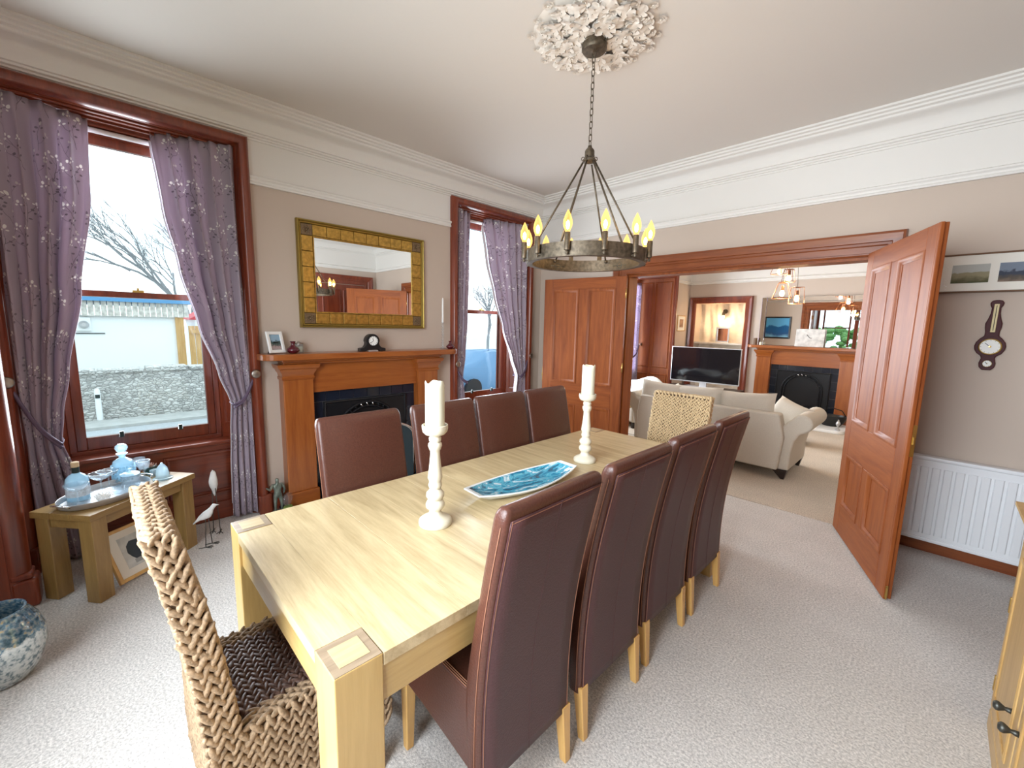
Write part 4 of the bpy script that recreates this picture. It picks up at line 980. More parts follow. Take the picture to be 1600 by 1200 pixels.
# ------------------------------------------------------------------ curtains
def curtain(label, T, tab, cloth_w, folds, tie=None, hook=None, depth=.03, side=1, lining_edge=None, cloth='curtain', tuck=.12):
    """tab rows: (z, s_outer, s_inner, amplitude); T maps (s, z, out) to xyz"""
    c = thing('curtain', label, 'curtain', (0, 0, 0))
    tab = sorted(tab); zt, zb = tab[-1][0], tab[0][0]; nu, nv = folds*14, 90
    def fn(u, v):
        z = zb+(zt-zb)*v; so, si, am = smooth_table(tab, z)
        pinch = max(0, 1-(zt-z)/.14)          # pencil pleats pulled flat at the heading
        ph = 2*PI*folds*u
        a = am*(1-.35*pinch)*(1+.4*math.sin(2.3*u*folds+1.3+.4*z))
        s = so+(si-so)*(u+.18/folds/2/PI*math.sin(2*ph)*2)
        n = a*(math.sin(ph+.5*math.sin(z*2.1+u*5))+.3*math.sin(2*ph+z*1.7)*(1-pinch))
        if pinch > 0: n += .010*pinch*math.sin(ph*2)
        back = tuck*u**1.3*max(0, min(1, (z-.95)/(zt-.95)))**.8      # the track bows back towards the sash
        return T(s, z, depth+n-back)
    b = MB().grid(fn, nu, nv, lambda u, v: (u*cloth_w, zb+(zt-zb)*v))
    cl = b.build('drape', cloth, c, smooth=True, solid=.004)
    # pale lining turned forward along the leading edge
    if lining_edge:
        def fl(u, v):
            z = zb+(zt-zb)*(.04+.94*v); p = Vector(fn(1, .04+.94*v)); q = Vector(fn(.985, .04+.94*v)); d_ = (p-q); d_.normalize()
            return p+d_*(lining_edge*u)+Vector(T(0, 0, -.012))-Vector(T(0, 0, 0))
        MB().grid(fl, 4, 60).build('lining', 'lining', cl, smooth=True, solid=.003)
    MB().grid(lambda u, v: Vector(fn(u, 1))+Vector(T(0, 0, -.008))-Vector(T(0, 0, 0))+Vector((0, 0, -.05+.05*v)), nu, 1).build('heading_tape', 'tieback', c, solid=.003)
    if tie:
        (sh_, zh), (sk, zk) = hook, tie
        p0 = Vector(T(sh_, zh, depth+.02)); p1 = Vector(T(sk, zk, depth+.075)); 
        for off in (0, .022):
            pts = []
            for t in np.linspace(0, 1, 12):
                p = p0.lerp(p1, t)+Vector((0, 0, -.05*math.sin(PI*t)-off*t)); pts.append(p+Vector(T(0, 0, .018*math.sin(PI*t)))-Vector(T(0, 0, 0)))
            MB().tube(pts, .009, 8).build('tieback', 'tieback', c, smooth=True)
        pts = [Vector(T(sh_, zh, depth+.01)), Vector(T((sh_+sk)/2, zh-.12, depth-.055)), Vector(T(sk, zk, depth-.05)), p1]
        MB().tube(pts, .008, 8).build('tieback', 'tieback', c, smooth=True)
        hb = MB().lathe([(0, 0), (.010, 0), (.007, .03), (.010, .045), (.030, .052), (.034, .060), (.026, .066), (0, .068)], 20)
        q0 = Vector(T(sh_, zh+.02, .02)); d_ = (Vector(T(0, 0, 1))-Vector(T(0, 0, 0)))
        hb.build('holdback', 'pewter', c, smooth=True, loc=q0, rot=d_.to_track_quat('Z', 'Y').to_euler())
    return c
TCu = lambda s, z, n: (XA+n, s, z)
curtain('patterned mauve curtain tied back beside the drinks table, on the large window', TCu,
        [(2.76, -.35, .065, .026), (2.3, -.35, .045, .032), (1.7, -.35, -.045, .032), (1.2, -.35, -.14, .026), (.95, -.35, -.185, .018), (.78, -.345, -.205, .016), (.6, -.35, -.17, .018), (.3, -.35, -.12, .022), (.02, -.35, -.09, .024)],
        .72, 4, tie=(-.205, .78), hook=(-.385, 1.15), depth=-.005)
curtain('patterned mauve curtain tied back towards the fireplace, on the large window', TCu,
        [(2.775, .805, .36, .026), (2.3, .808, .395, .032), (1.9, .81, .455, .032), (1.5, .812, .535, .028), (1.15, .814, .63, .018), (.92, .815, .69, .016), (.7, .815, .675, .018), (.4, .815, .66, .020), (.02, .815, .65, .022)],
        .75, 4, tie=(.69, .92), hook=(.845, 1.12), depth=.0, lining_edge=.012)
curtain('patterned mauve curtain gathered beside the maroon vase, on the window next to the corner', TCu,
        [(2.76, 2.81, 3.09, .022), (2.2, 2.81, 3.05, .02), (1.6, 2.81, 3.00, .018), (1.2, 2.81, 2.95, .016), (.95, 2.81, 2.90, .014), (.7, 2.81, 2.93, .018), (.02, 2.81, 2.95, .022)],
        .5, 4, tie=(2.91, .92), hook=(2.77, 1.10), depth=-.005)
curtain('patterned mauve curtain swept back towards the room corner beside the panelled door', TCu,
        [(2.76, 3.89, 3.29, .024), (2.3, 3.89, 3.35, .022), (1.9, 3.89, 3.44, .021), (1.5, 3.89, 3.55, .020), (1.15, 3.89, 3.67, .018), (.92, 3.89, 3.74, .016), (.7, 3.89, 3.72, .018), (.02, 3.89, 3.68, .022)],
        .85, 6, tie=(3.745, .92), hook=(3.93, 1.15), depth=-.005, lining_edge=.05)
for nm, w_ in (('large window', W1), ('window next to the corner', W2)):
    cp = thing('curtain_pole', 'white curtain track under the wooden head of the '+nm, 'curtain track', (XA-.03, sum(w_)/2, 2.768))
    hl_ = .565 if w_ == W1 else .525
    MB().tube([(-.115*(1-(t/hl_)**2)**1.0-.012, t, .004) for t in np.linspace(-hl_, hl_, 17)], .007, 6).build('track', 'whitewood', cp, smooth=True)
    MB().box((-.014, .545 if w_ == W1 else .525, -.014), (.014, .58 if w_ == W1 else .545, .014)).build('end_stop', 'whitewood', cp, bevel=.003)
# ------------------------------------------------------------------ drinks table by the large window
u_ = Vector((-.645, .764, 0)); v_ = Vector((-.764, -.645, 0)); A0 = Vector((-3.03, -.105, 0))
SL, SW, SH = .66, .36, .51
ctr = A0+u_*SL/2+v_*SW/2
sang = math.atan2(u_.y, u_.x)
sd = thing('side_table', 'low chunky oak side table holding glassware in front of the large window', 'side table', (ctr.x, ctr.y, 0), sang)
# local x along the table, local y = away from the room (v_)
TT = .035
def P_top(c=.0): return [(-SL/2, -SW/2), (SL/2, -SW/2), (SL/2, SW/2), (-SL/2, SW/2)]
for k in range(3):
    y0 = -SW/2+k*SW/3; MB().box((-SL/2, y0+.0008, SH-TT), (SL/2, y0+SW/3-.0008, SH)).build('plank', 'oak_dark', sd, bevel=.002)
for sx in (-1, 1):
    for sy in (-1, 1):
        x0, x1 = sorted((sx*(SL/2-.012), sx*(SL/2-.092))); y0, y1 = sorted((sy*(SW/2-.012), sy*(SW/2-.092)))
        MB().box((x0, y0, 0), (x1, y1, SH-TT)).build('leg', 'oak_dark_z', sd, bevel=.004)
for sy in (-1, 1):
    y0, y1 = sorted((sy*(SW/2-.022), sy*(SW/2-.044))); MB().box((-SL/2+.092, y0, SH-TT-.055), (SL/2-.092, y1, SH-TT)).build('apron', 'oak_dark', sd, bevel=.003)
for sx in (-1, 1):
    x0, x1 = sorted((sx*(SL/2-.022), sx*(SL/2-.044))); MB().box((x0, -SW/2+.092, SH-TT-.055), (x1, SW/2-.092, SH-TT)).build('apron', 'oak_dark', sd, bevel=.003)
def on_table(a, b, z=0): p = ctr+u_*a+v_*b; return (p.x, p.y, SH+z)      # a along, b towards the window
tr = thing('serving_tray', 'oval galvanised metal tray with handles on the oak side table', 'tray', on_table(-.085, .0, .001), sang)
MB().lathe([(0, 0), (.96, 0), (1.0, .006), (1.04, .034), (1.03, .036), (1.015, .034), (.97, .008), (0, .005)], 48, sx=.222, sy=.150).build('tray_body', 'silver', tr, smooth=True, angle=40)
for s in (-1, 1): MB().tube([(s*.228, -.05, .030), (s*.246, -.04, .040), (s*.25, 0, .044), (s*.246, .04, .040), (s*.228, .05, .030)], .005, 8).build('handle', 'chrome', tr, smooth=True)
TRZ = .0065
def lathe_thing(name, label, cat, loc, prof, m, n=28, part='body'):
    t = thing(name, label, cat, loc); MB().lathe(prof, n).build(part, m, t, smooth=True, angle=45); return t
COUPE = [(0, 0), (.034, 0), (.034, .002), (.008, .006), (.0045, .012), (.0040, .075), (.008, .082), (.030, .092), (.046, .108), (.052, .124), (.0505, .124), (.044, .110), (.028, .095), (.006, .087), (0, .086)]
lathe_thing('coupe_glass', 'empty coupe glass on the tray standing nearest the curtain', 'glass', on_table(-.235, .0, TRZ), COUPE, 'glass')
lathe_thing('coupe_glass', 'empty coupe glass on the tray between the gin bottle and the lidded jar', 'glass', on_table(-.085, .03, TRZ), [(r, z*1.05) for r, z in COUPE], 'glass')
lathe_thing('coupe_glass', 'empty coupe glass standing behind the lidded crystal jar', 'glass', on_table(.005, .085, TRZ), [(r, z*.9) for r, z in COUPE], 'glass')
bt = thing('gin_bottle', 'round-shouldered clear spirits bottle with wooden stopper on the tray', 'bottle', on_table(-.165, .082, TRZ))
MB().lathe([(0, 0), (.046, 0), (.050, .006), (.050, .105), (.046, .128), (.032, .146), (.017, .156), (.014, .166), (.014, .190), (.011, .190), (.011, .166), (.028, .144), (.042, .126), (.047, .104), (.047, .008), (0, .008)], 32).build('bottle', 'blueglass', bt, smooth=True, angle=50)
MB().hoop([(.0142, .158), (.0165, .158), (.0165, .192), (.0142, .192)], 24).build('neck_seal', 'stem', bt, smooth=True, angle=40)
MB().lathe([(0, .190), (.0175, .1925), (.0175, .218), (.015, .220), (0, .220)], 24).build('stopper', 'cork', bt, smooth=True, angle=40)
M['label_blue'] = plain('bottle_label', (.62, .70, .78), .6, var=.3, bscale=60)
MB().hoop([(.0503, .028), (.0508, .028), (.0508, .082), (.0503, .082)], 32).build('label', 'label_blue', bt, smooth=True, angle=40)
jr = thing('crystal_jar', 'lidded cut-crystal jar on the metal tray', 'jar', on_table(.045, -.015, TRZ))
MB().lathe([(0, 0), (.042, 0), (.045, .004), (.045, .078), (.041, .078), (.041, .006), (0, .006)], 18).build('jar', 'glass', jr)
MB().lathe([(0, .079), (.047, .079), (.047, .086), (.030, .094), (.008, .097), (.006, .102), (.011, .108), (.009, .116), (0, .118)], 28).build('lid', 'blueglass', jr, smooth=True, angle=45)
lathe_thing('crystal_bowl', 'shallow cut-crystal bowl on the metal tray beside the lidded jar', 'bowl', on_table(-.065, -.078, TRZ), [(0, 0), (.030, 0), (.040, .012), (.048, .040), (.045, .040), (.036, .014), (0, .008)], 'glass', 16)
sh_ = thing('sea_urchin', 'spiky white sea-urchin ornament on the metal tray', 'ornament', on_table(-.165, -.072, TRZ))
b = MB(); b.ell((0, 0, .024), (.032, .032, .024), 14, 8); b.build('shell', 'whitewood', sh_, smooth=True)
b = MB()
for k in range(44):
    a = k*2.399; t = .05+.92*k/44; th = math.acos(1-t*1.05); d = Vector((math.sin(th)*math.cos(a), math.sin(th)*math.sin(a), math.cos(th)*.8))
    p = Vector((0, 0, .024))+Vector((d.x*.030, d.y*.030, d.z*.026)); b.tube([p, p+d*.016], .003, 5, rad=[.0035, .001])
b.build('spines', 'whitewood', sh_)['kind'] = 'stuff'
dc = thing('decanter', 'tall square-shouldered cut-crystal decanter with ball stopper on the side table', 'decanter', on_table(.128, .120))
def sq(r, z, n=8, q=.72):
    return [(r*math.copysign(abs(math.cos(t*2*PI/32))**q, math.cos(t*2*PI/32)), r*math.copysign(abs(math.sin(t*2*PI/32))**q, math.sin(t*2*PI/32)), z) for t in range(32)]
MB().loft([sq(.001, 0), sq(.050, 0), sq(.052, .004), sq(.052, .118), sq(.046, .138), sq(.026, .152, q=1), sq(.016, .160, q=1), sq(.017, .170, q=1), sq(.027, .182, q=1), sq(.028, .186, q=1), sq(.014, .186, q=1), sq(.012, .160, q=1), sq(.024, .148, q=1), sq(.044, .132), sq(.048, .115), sq(.048, .010), sq(.001, .010)]).build('bottle', 'blueglass', dc, smooth=True, angle=40)
b = MB()
for r in range(5):
    for s in range(4):
        for k in range(5):
            t = -.036+k*.018; z = .022+r*.020; p = [(t, -.052), (.052, t), (t, .052), (-.052, t)][s]
            b.ell((p[0], p[1], z), (.008, .008, .009), 4, 4)
b.build('cut_facets', 'blueglass', dc)['kind'] = 'stuff'
MB().lathe([(0, .188), (.012, .188), (.015, .194), (.026, .204), (.032, .220), (.028, .236), (.016, .246), (0, .248)], 12).build('stopper', 'blueglass', dc)
for a, bb, lab in ((.228, .118, 'stemmed cut-crystal wine glass beside the decanter, nearer the window'), (.190, .045, 'stemmed cut-crystal wine glass in front of the decanter')):
    lathe_thing('wine_glass', lab, 'glass', on_table(a, bb), [(0, 0), (.030, 0), (.030, .003), (.007, .008), (.005, .014), (.005, .052), (.010, .058), (.027, .072), (.034, .096), (.035, .122), (.033, .122), (.032, .096), (.024, .074), (.004, .064), (0, .063)], 'glass', 24)
lathe_thing('butter_dish', 'clear glass bell-shaped cloche on a plate on the side table', 'dish', on_table(.205, -.068), [(0, 0), (.050, 0), (.054, .006), (.050, .009), (.036, .010), (.035, .040), (.028, .075), (.014, .095), (.008, .100), (.006, .108), (0, .110)], 'blueglass', 20)
pt = thing('succulent_pot', 'small dark green pot with a pinkish succulent on the side table', 'potted plant', on_table(.272, .085))
M['potgreen'] = plain('green_pot', (.035, .07, .055), .4); M['succ'] = plain('succulent_leaf', (.55, .33, .25), .6)
MB().lathe([(0, 0), (.030, 0), (.036, .052), (.034, .055), (.030, .050), (0, .046)], 20).build('pot', 'potgreen', pt, smooth=True, angle=40)
for k in range(14):
    a = k*2.4; r = .004+.0017*k; MB().ell((0, 0, .014), (.004, .0035, .014), 6, 5).build('leaf', 'succ', pt, smooth=True, loc=(r*math.cos(a), r*math.sin(a), .046), rot=(-.03*k*math.sin(a)*1.2, .03*k*math.cos(a)*1.2, 0))
cr_ = thing('crystal_cruet', 'little faceted crystal cruet set on a dish at the table end', 'cruet', on_table(.280, -.008))
MB().lathe([(0, 0), (.045, 0), (.048, .006), (0, .007)], 20, sx=1.0, sy=.6).build('dish', 'glass', cr_, smooth=True)
for k, (a, bb) in enumerate(((-.022, 0), (0, .006), (.022, 0))):
    MB().lathe([(0, 0), (.012, 0), (.014, .010), (.012, .024), (.006, .028), (.009, .034), (0, .040)], 8, (a, bb, .0075)).build('shaker', 'chrome' if k == 1 else 'glass', cr_)
tag(MB().box((-.018, -.012, 0), (.018, .012, .045)).build('tumbler', 'blueglass', None, bevel=.004, loc=on_table(.243, .035), rot=(0, 0, sang)), 'small square glass tumbler in front of the succulent pot', 'glass')

# framed print leaning under the side table
lp = thing('framed_print', 'pale wood framed print of a dark bird shape leaning under the oak side table', 'picture', (-3.252, .098, .003), math.radians(35.6))
tl2 = math.radians(-24)
Tq = lambda u, v, h: (v*math.sin(tl2)+h*math.cos(tl2), u, v*math.cos(tl2)-h*math.sin(tl2)+.008)
MB().frame(Tq, -.130, .130, .02, .29, [(0, .0), (0, .016), (.004, .018), (.018, .018), (.020, .015), (.020, 0)]).build('frame', 'chair_leg', lp)
b = MB(); b.add([Tq(-.131, .019, .004), Tq(.131, .019, .004), Tq(.131, .291, .004), Tq(-.131, .291, .004)], [(0, 1, 2, 3)]); b.build('mount', 'cardw', lp, solid=.003)
b = MB(); b.add([Tq(-.075, .06, .0062), Tq(.075, .06, .0062), Tq(.075, .25, .0062), Tq(-.075, .25, .0062)], [(0, 1, 2, 3)]); b.build('print', plain('print_paper', (.60, .62, .60), .7, var=.15, bscale=20), lp, solid=.001)
blob = [(-.05, .15), (-.045, .19), (-.02, .215), (.02, .21), (.05, .19), (.055, .165), (.035, .15), (.03, .12), (.01, .10), (-.02, .10), (-.035, .12)]
b = MB(); b.add([Tq(u, v, .0075) for u, v in blob], [tuple(range(len(blob)))]); b.build('printed_bird', 'slate', lp)
b = MB(); b.add([Tq(u, v, .0080) for u, v in ((-.03, .075), (.04, .075), (.04, .10), (-.03, .10))], [(0, 1, 2, 3)]); b.build('printed_block', plain('print_grey', (.35, .37, .37), .7), lp)
b = MB()
b.add([Tq(-.131, .019, .0135), Tq(.131, .019, .0135), Tq(.131, .291, .0135), Tq(-.131, .291, .0135)], [(0, 1, 2, 3)]); b.build('glazing', 'picture_glass', lp)

# ------------------------------------------------------------------ wooden birds on wire legs
def bird(label, loc, rz, h, s, up):
    t = thing('bird_ornament', label, 'ornament', loc, rz)
    rings = []; n = 16; ax = []
    # body runs along local x: tail (-) to beak (+)
    prof = [(-.095, -.030, .003, .004), (-.075, -.020, .010, .007), (-.045, -.006, .018, .017), (-.015, 0, .026, .028), (.015, .006, .027, .031), (.035, .020, .023, .026), (.048, .036, .019, .020), (.060, .046, .016, .017), (.070, .047, .011, .011), (.078, .045, .005, .004), (.092, .040, .001, .001)]
    for x, z, ry, rz_ in prof: rings.append([Vector((x, ry*math.cos(k*2*PI/n), z+rz_*math.sin(k*2*PI/n)))*s for k in range(n)])
    bd_ = MB().loft(rings).build('body', 'bird', t, smooth=True, loc=(0, 0, h), rot=(0, -up, 0))
    MB().ell((0, 0, 0), (.003, .003, .003), 8, 5).build('eye', 'ink', t, loc=(0, 0, 0)).location = Matrix.Rotation(-up, 3, 'Y') @ Vector((.063*s, .0155*s, .050*s))+Vector((0, 0, h))
    for q in (-1, 1):
        xo = .012*q
        lg_ = MB().tube([(xo*.5, q*.010, h-.02*s), (xo*1.2, q*.024, .004)], .0026, 6).build('leg', 'wire', t, smooth=True)
        for a in (-.5, 0, .5, PI):
            MB().tube([(xo*1.2, q*.024, .004), (xo*1.2+.042*math.cos(a), q*.024+.042*math.sin(a), .0025)], .0024, 5).build('toe', 'wire', lg_, smooth=True)
    return t
bird('white wooden bird ornament on wire legs with its tail towards the side table', (-3.38, .435, 0), math.radians(72), .225, .95, .28)
bird('taller white wooden bird ornament on wire legs beside the mauve curtain', (-3.585, .515, 0), math.radians(-20), .37, 1.0, 1.15)

# ------------------------------------------------------------------ large crackle vase in the rear bay
m, nt_, bs = mat('mercury_glass'); M['mercury'] = m
t_ = N(nt_, 'ShaderNodeTexCoord'); s_ = N(nt_, 'ShaderNodeSeparateXYZ'); n_ = N(nt_, 'ShaderNodeTexNoise', Scale=14.0, Detail=3.0); v2 = N(nt_, 'ShaderNodeTexNoise', Scale=55.0, Detail=2.0)
for q in (n_, v2): nt_.links.new(t_.outputs['Object'], q.inputs['Vector'])
nt_.links.new(t_.outputs['Object'], s_.inputs[0])
a_ = N(nt_, 'ShaderNodeMath', operation='MULTIPLY_ADD'); a_.inputs[1].default_value = .11; nt_.links.new(n_.outputs['Fac'], a_.inputs[0]); nt_.links.new(s_.outputs['Z'], a_.inputs[2])
k_ = N(nt_, 'ShaderNodeMath', operation='GREATER_THAN'); k_.inputs[1].default_value = .270; nt_.links.new(a_.outputs[0], k_.inputs[0])
r1 = ramp(nt_, [(.38, (.16, .22, .25)), (.46, (.44, .49, .49)), (.60, (.62, .65, .64))]); nt_.links.new(v2.outputs['Fac'], r1.inputs['Fac'])
r2 = ramp(nt_, [(.35, (.03, .09, .14)), (.52, (.14, .24, .31)), (.64, (.36, .40, .40)), (.70, (.50, .42, .24))]); nt_.links.new(v2.outputs['Fac'], r2.inputs['Fac'])
x_ = N(nt_, 'ShaderNodeMix', data_type='RGBA'); nt_.links.new(k_.outputs[0], x_.inputs[0]); nt_.links.new(r1.outputs['Color'], x_.inputs[6]); nt_.links.new(r2.outputs['Color'], x_.inputs[7]); nt_.links.new(x_.outputs[2], bs.inputs['Base Color'])
bs.inputs['Roughness'].default_value = .12; bs.inputs['Metallic'].default_value = .35; bs.inputs['Coat Weight'].default_value = .6
vs_ = thing('floor_vase', 'large rounded vase with blue mercury-glass top and white crackled body on the carpet', 'vase', (-2.655, -.405, 0)); vs_.scale = (.9, .9, .9)
MB().lathe([(0, 0), (.085, 0), (.105, .010), (.140, .075), (.158, .150), (.156, .215), (.138, .275), (.112, .322), (.100, .338), (.103, .346), (.094, .346), (.090, .335), (.128, .270), (.145, .2), (.13, .08), (0, .03)], 40).build('vase_body', 'mercury', vs_, smooth=True, angle=60)

# ------------------------------------------------------------------ ceiling rose
RC = (-1.468, 2.005)
rs = thing('ceiling_rose', 'round white plaster ceiling rose of leaves and rosettes above the chandelier', 'ceiling rose', (RC[0], RC[1], CE))
MB().lathe([(0, 0), (.325, 0), (.30, -.008), (.20, -.014), (.08, -.020), (0, -.020)], 48).build('backing_disc', 'rose', rs, smooth=True, angle=40)
def leaf_mesh():
    b = MB()
    def f(u, v):
        t = v; a = (u-.5)*2
        w_ = .46*math.sin(PI*min(1, t**.85*.97+.03))**.75*(1+.22*math.sin(t*3*2*PI-1)*abs(a))
        return (a*w_, t-.10*abs(a)*math.sin(t*3*2*PI), .10+.30*math.sin(PI*t*.9)+.26*a*a*math.sin(PI*t)-.16*math.exp(-(a*5)**2)*0+.12*(1-abs(a))**3+.22*t*t)
    b.grid(f, 8, 14); o = b.build('leaf', 'rose', None, smooth=True); me = o.data; bpy.data.objects.remove(o); return me
def rosette_mesh():
    b = MB(); b.ell((0, 0, .22), (.20, .20, .20), 10, 6)
    for n, r, h, tilt, L in ((4, .26, .16, 1.05, .26), (5, .48, .10, .75, .34), (7, .78, .02, .35, .38)):
        for k in range(n):
            a = k*2*PI/n+n*.4; ca, sa = math.cos(a), math.sin(a)
            def f(u, v, a=a, r=r, h=h, tilt=tilt, L=L):
                aa = (u-.5)*2*(.95*PI/n)+a; rr = r-.10+.12*math.sin(PI*u)+(v-.5)*L*math.cos(tilt); return (rr*math.cos(aa), rr*math.sin(aa), h+.05+(v-.3)*L*math.sin(tilt)*math.sin(PI*(.15+.7*u))**.5)
            b.grid(f, 5, 3)
    o = b.build('rosette', 'rose', None, smooth=True); me = o.data; bpy.data.objects.remove(o); return me
def plump_mesh():
    b = MB(); b.grid(lambda u, v: ((u-.5)*1.1*math.sin(PI*min(1, v*.85+.12))**.6, v, .42*math.sin(PI*(.15+.8*v))*math.cos((u-.5)*2.2)+.08), 6, 7)
    o = b.build('petal', 'rose', None, smooth=True); me = o.data; bpy.data.objects.remove(o); return me
lm_, rm_, pm_ = leaf_mesh(), rosette_mesh(), plump_mesh()
def rose_piece(me, nm, r, a, s, rz, tilt=0.0, dz=.02):
    o = bpy.data.objects.new(nm, me); col.objects.link(o); o.parent = rs
    o.location = (r*math.cos(a), r*math.sin(a), -dz); o.scale = (s, s, s*.52)
    o.rotation_euler = (Matrix.Rotation(a+rz, 3, 'Z') @ Matrix.Rotation(PI+tilt, 3, 'X')).to_euler()
for k in range(10): rose_piece(lm_, 'leaf', .072, k*PI/5, .100, -PI/2+random.uniform(-.2, .2), -.08, .020)
for k in range(9): rose_piece(rm_, 'rosette', .185, k*2*PI/9+.1, .050+.008*(k % 2), random.uniform(0, 6), 0, .026)
for k in range(22): rose_piece(lm_, 'leaf', .140+.05*(k % 2), k*PI/11+.2, .098, -PI/2+random.uniform(-1.1, 1.1), -.12, .022)
for k in range(14): rose_piece(rm_, 'rosette', .262+.012*(k % 2), k*PI/7+.17, .040+.008*(k % 3 == 0), random.uniform(0, 6), 0, .018)
for k in range(30): rose_piece(lm_, 'leaf', .215+.03*(k % 3), k*PI/15, .088, -PI/2+random.uniform(-1.3, 1.3), -.08, .015)
for k in range(18): rose_piece(rm_, 'rosette', .322+.008*(k % 2), k*PI/9+.05, .026+.006*(k % 2), random.uniform(0, 6), 0, .006)
for k in range(36): rose_piece(lm_, 'leaf', .272+.014*(k % 3), k*PI/18+.1, .070, -PI/2+random.uniform(-1.2, 1.2), -.06, .008)

# ------------------------------------------------------------------ chandelier
chd = thing('chandelier', 'aged bronze ring chandelier with lit candle bulbs hanging over the dining table', 'chandelier', (RC[0], RC[1], 0))
RZ0, RZ1, RR_ = 1.900, 1.968, .325
MB().lathe([(0, CE-.032), (.058, CE-.034), (.064, CE-.040), (.066, CE-.075), (.060, CE-.084), (.020, CE-.088), (0, CE-.09)], 32).build('canopy', 'bronze', chd, smooth=True, angle=40)
MB().tube([(.066, 0, CE-.055), (.082, 0, CE-.055)], .005, 8).build('thumb_screw', 'bronze', chd, smooth=True)
MB().tube([(.012*math.cos(t*PI/8), 0, CE-.098+.012*math.sin(t*PI/8)) for t in range(16)], .003, 6, closed=True).build('canopy_hook', 'bronze', chd, smooth=True)
link = None; z = CE-.105; k = 0
while z > 2.545:
    hh = .034; pts = [(.009*math.cos(t*2*PI/12), 0, .5*hh*0+(.010 if math.sin(t*2*PI/12) > 0 else -.010)+.009*math.sin(t*2*PI/12)) for t in range(12)]
    if link is None: link = MB().tube(pts, .0024, 6, closed=True).build('chain_link', 'bronze', chd, smooth=True, loc=(0, 0, z-.017)); 
    else: share(link, 'chain_link', chd, (0, 0, z-.017), (0, 0, (k % 2)*PI/2))
    z -= .0325; k += 1
ztop = z
MB().lathe([(0, ztop+.012), (.010, ztop+.008), (.012, ztop-.002), (.022, ztop-.012), (.026, ztop-.02), (.026, ztop-.055), (.036, ztop-.064), (.036, ztop-.074), (.012, ztop-.082), (0, ztop-.084)], 20).build('hub', 'bronze', chd, smooth=True, angle=40)
zh = ztop-.066
MB().lathe([(RR_-.006, RZ0), (RR_, RZ0), (RR_, RZ1), (RR_-.006, RZ1)], 72).loft([]) if False else None
b = MB(); n = 72
b.loft([[((RR_+d)*math.cos(k*2*PI/n), (RR_+d)*math.sin(k*2*PI/n), z_) for d, z_ in ((-.004, RZ0), (.004, RZ0), (.004, RZ1), (-.004, RZ1))] for k in range(n)], closed_path=True); b.build('ring_band', 'bronze', chd, smooth=True, angle=40)
b = MB(); b.loft([[((RR_+d)*math.cos(k*2*PI/n), (RR_+d)*math.sin(k*2*PI/n), z_) for d, z_ in ((-.028, RZ0-.003), (.004, RZ0-.003), (.004, RZ0+.001), (-.028, RZ0+.001))] for k in range(n)], closed_path=True); b.build('ring_flange', 'bronze', chd, smooth=True, angle=40)
cam_a = math.atan2(-RC[1], -RC[0])
for k in range(6):
    a = cam_a+PI/6+k*PI/3+.1
    p0 = Vector((.034*math.cos(a), .034*math.sin(a), zh-.012)); p1 = Vector(((RR_-.012)*math.cos(a), (RR_-.012)*math.sin(a), RZ1-.012))
    rd = MB().tube([p0, p1], .0052, 8).build('rod', 'bronze', chd, smooth=True)
    MB().tube([Vector((.034*math.cos(a), .034*math.sin(a), zh+.006))+Vector((.009*math.cos(t*PI/5)*math.cos(a), .009*math.cos(t*PI/5)*math.sin(a), .010*math.sin(t*PI/5))) for t in range(10)], .0024, 6, closed=True).build('rod_hook', 'bronze', rd, smooth=True)
    MB().ell(p1, (.010, .010, .010), 8, 6).build('rod_end', 'bronze', rd, smooth=True)
BPROF = [(r*1.32, z*1.32) for r, z in [(0, 0), (.0085, 0), (.010, .006), (.0155, .018), (.0175, .030), (.0160, .044), (.0105, .060), (.0050, .072), (.0015, .079), (0, .080)]]
M['candle_glass'] = None
mg = bpy.data.materials.new('warm_bulb_glass'); mg.use_nodes = True; g_ = mg.node_tree; g_.nodes.clear()
o_ = N(g_, 'ShaderNodeOutputMaterial'); t1 = N(g_, 'ShaderNodeBsdfTransparent'); e1 = N(g_, 'ShaderNodeEmission'); m1 = N(g_, 'ShaderNodeMixShader'); lw = N(g_, 'ShaderNodeLayerWeight')
lw.inputs[0].default_value = .55; t1.inputs[0].default_value = (1, .93, .75, 1); e1.inputs[0].default_value = (1, .60, .16, 1); e1.inputs[1].default_value = 2.2
mt = N(g_, 'ShaderNodeMath', operation='MULTIPLY_ADD'); mt.inputs[1].default_value = .75; mt.inputs[2].default_value = .22; g_.links.new(lw.outputs['Facing'], mt.inputs[0])
g_.links.new(mt.outputs[0], m1.inputs[0]); g_.links.new(t1.outputs[0], m1.inputs[1]); g_.links.new(e1.outputs[0], m1.inputs[2]); g_.links.new(m1.outputs[0], o_.inputs[0]); M['candle_glass'] = mg
first = None
